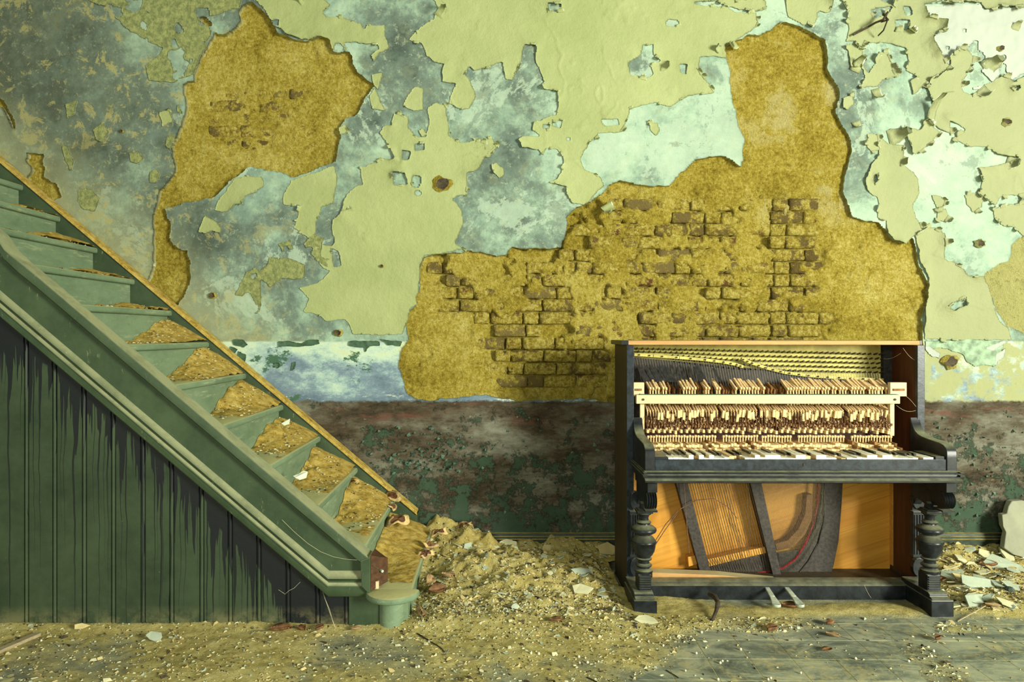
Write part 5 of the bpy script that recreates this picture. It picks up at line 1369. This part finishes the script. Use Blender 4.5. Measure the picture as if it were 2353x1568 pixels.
def board(name, px0, py0, px1, py1, w, h, mt, label, cat, z0=None, z1=None):
    D0, D1 = floorD(py0, .02), floorD(py1, .02)
    a = Vector((X(px0, D0), D0, (z0 if z0 is not None else gz(X(px0, D0), D0) + h * .4))); b = Vector((X(px1, D1), D1, (z1 if z1 is not None else gz(X(px1, D1), D1) + h * .4)))
    return tag(MB().bar(a, b, w, h).build(name, mt, bevel=min(w, h) * .2), label, cat)
board('wooden_lath', -60, 1520, 88, 1454, .034, .014, M['stick'], 'weathered grey wooden lath on the floor at the left edge', 'lath')
board('thin_rod', 1088, 1268, 1195, 1276, .016, .014, M['stick'], 'long dusty rod lying at the foot of the baseboard', 'rod', .055, .045)
board('twig', 958, 1452, 1012, 1484, .004, .004, M['dark'], 'dark bent twig on the floor right of the stair foot', 'twig')
board('twig', 1012, 1484, 1022, 1494, .005, .004, M['dark'], 'short dark splinter at the lower end of a bent twig', 'twig')
board('twig', 1348, 1548, 1375, 1562, .004, .004, M['dark'], 'short black stick near the lower edge of the floor', 'twig')
board('wood_splinter', 1050, 1522, 1098, 1508, .014, .003, M['stick'], 'pale flat wood splinter on the dusty floor', 'splinter')
board('twig', 1155, 1404, 1210, 1418, .0035, .003, M['dark'], 'thin dark twig on the rubble in front of the wall', 'twig')
board('twig', 2200, 1420, 2270, 1392, .004, .004, M['stick'], 'thin pale twig right of the right piano foot', 'twig')
board('twig', 1530, 1230 + 300, 1560, 1548, .003, .003, M['dark'], 'tiny dark twig on the dust below the piano', 'twig')
m = MB(); D = 3.13
pp = [(1630, 1378, 3.20, .05), (1642, 1384, 3.16, .055), (1650, 1390, 3.12, .045), (1646, 1404, 3.06, .03), (1636, 1424, 2.99, .012)]
m.tube([(X(a, d), d, z) for a, b, d, z in pp], [.010, .012, .011, .008, .006], 8)
tag(m.build('bent_lever', M['dark'], smooth=True), 'bent dusty lever standing out from under the piano beside the pedals', 'lever')
D = floorD(1368, .02); m = MB().lathe(0, 0, [(.006, -.012), (.017, -.006), (.019, .004), (.012, .013), (.004, .016)], 8)
o = m.build('stone', simple('dark_green_stone', (.05, .07, .05), .8, .4, 40, .4), loc=(0, 0, 0), smooth=False); o.location = (X(2320, D), D, gz(X(2320, D), D) + .008); o.scale = (1.15, 1, .9); tag(o, 'dark greenish stone on the bare floor right of the piano', 'stone')
for (px, py, w_, h_, mt, lab, rz) in [(185, 1440, .036, .030, 'chip2', 'pale wedge of plaster leaning on the stair boards', .2), (355, 1463, .046, .020, 'chip3', 'flat mint paint flake in front of the stair boards', .1),
        (1078, 1300, .055, .05, 'chip3', 'upturned mint plaster piece on the heap beside the stairs', .6), (1085, 1252, .06, .05, 'chip3', 'mint plaster shard standing against the baseboard end', -.3), (1040, 1270, .055, .03, 'chip', 'pale shard on the heap behind the bottom step', .2),
        (1340, 1345, .075, .05, 'chip3', 'grey green flat shard in the shade left of the piano', .3), (1335, 1372, .06, .03, 'chip', 'angular pale shard low in the shade left of the piano', -.2), (1260, 1262, .05, .055, 'chip2', 'ochre lump of render propped against the baseboard', .3), (1395, 1262, .07, .06, 'chip2', 'large ochre lump of render beside the piano side', .4),
        (1488, 1426, .055, .018, 'chip', 'cream plaster piece in front of the left piano foot', 0), (2325, 1290, .11, .06, 'chip', 'large pale plaster sheet below the leaning slab', .5), (2265, 1275, .07, .04, 'chip', 'pale plaster flake against the wall right of the piano', .2), (2318, 1310, .13, .05, 'chip3', 'wide mint plaster flake on the pile at the right edge', -.3), (2215, 1338, .07, .035, 'chip2', 'yellow plaster flake right of the piano column', .2),
        (2260, 1352, .10, .035, 'chip3', 'long mint flake lying flat right of the piano', -.2), (2210, 1300, .07, .03, 'chip', 'white plaster flake on the pile next to the piano', .5), (2245, 1378, .10, .03, 'chip3', 'flat pale flake close to the right piano foot', .1), (1165, 1290, .06, .03, 'chip', 'white chip on the rubble below the rod', .2), (1185, 1400, .035, .03, 'chip3', 'rounded mint chip in the middle of the rubble', .9), (1175, 1278, .05, .03, 'chip3', 'pale blue chip beside the rod at the wall', .4)]:
    D = floorD(py, .03); xx = X(px, D)
    if py < 1300: D = min(D, 3.74); xx = X(px, D)
    v, f = chip_mesh(int(px))
    zz = max(gz(xx, D) + .008, Z(py, D))
    if D >= 3.74: zz = Z(py, D)
    o = MB().add([(a * w_, b * w_ * .8, (c - .1) * w_ * .9) for a, b, c in v], f).build('plaster_shard', M[mt], loc=(0, 0, 0), bevel=.001)
    o.location = (xx, D, zz); o.rotation_euler = (min(1.1, .35 + h_ / w_ * .6), .15, rz); tag(o, lab, 'shard')
# paper scraps on steps
for (a, b, D, r_, lab) in [(655, 975, 3.72, .034, 'white torn paint skin on the fifth step'), (690, 1096, 3.10, .036, 'crumpled pale paint skin on the third step near the rail'), (690, 1000, 3.76, .035, 'small white flake against the skirting of the fifth step')]:
    v, f = chip_mesh(int(a)); c = P(a, b, D)
    o = MB().add([(p * r_, q_ * r_, t * r_ * 2) for p, q_, t in v], f).build('paint_skin', M['under'], loc=(0, 0, 0)); o.location = c; o.rotation_euler = (.5, -.4, .6); tag(o, lab, 'paint flake')
# cobwebs: fine sagging threads
def web(pts_list, label, r_=.0005):
    m = MB()
    for pts in pts_list: m.tube(pts, r_, 4, caps=False)
    o = m.build('cobweb', M['web']); tag(o, label, 'cobweb', kind='stuff')
def sag(a, b, s_): 
    a = Vector(a); b = Vector(b); return [a.lerp(b, t / 6) + Vector((0, 0, -s_ * math.sin(math.pi * t / 6))) for t in range(7)]
web([sag(P(742, 1362, 2.93), P(770, 1445, 2.92), .0), [P(746, 1375, 2.93), P(757, 1400, 2.925), P(764, 1425, 2.92), P(772, 1446, 2.91)], [P(640, 1356, 2.938), P(655, 1366, 2.936), P(664, 1358, 2.936), P(676, 1352, 2.937), P(690, 1338, 2.938)], sag(P(648, 1195, 2.92), P(826, 1288, 2.90), .05)], 'dusty cobweb threads hanging on the lower end of the stair side')
web([sag(P(2058, 905, 3.3), P(2105, 935, 3.3), -.02), sag(P(2075, 800, 3.31), P(2106, 830, 3.32), .01), sag(P(2030, 825, 3.45), P(2070, 812, 3.32), .01), sag(P(1986, 1345, 3.25), P(2002, 1375, 3.25), .005), sag(P(2060, 932, 3.31), P(2104, 944, 3.3), .015)], 'cobweb threads at the right end of the piano works')
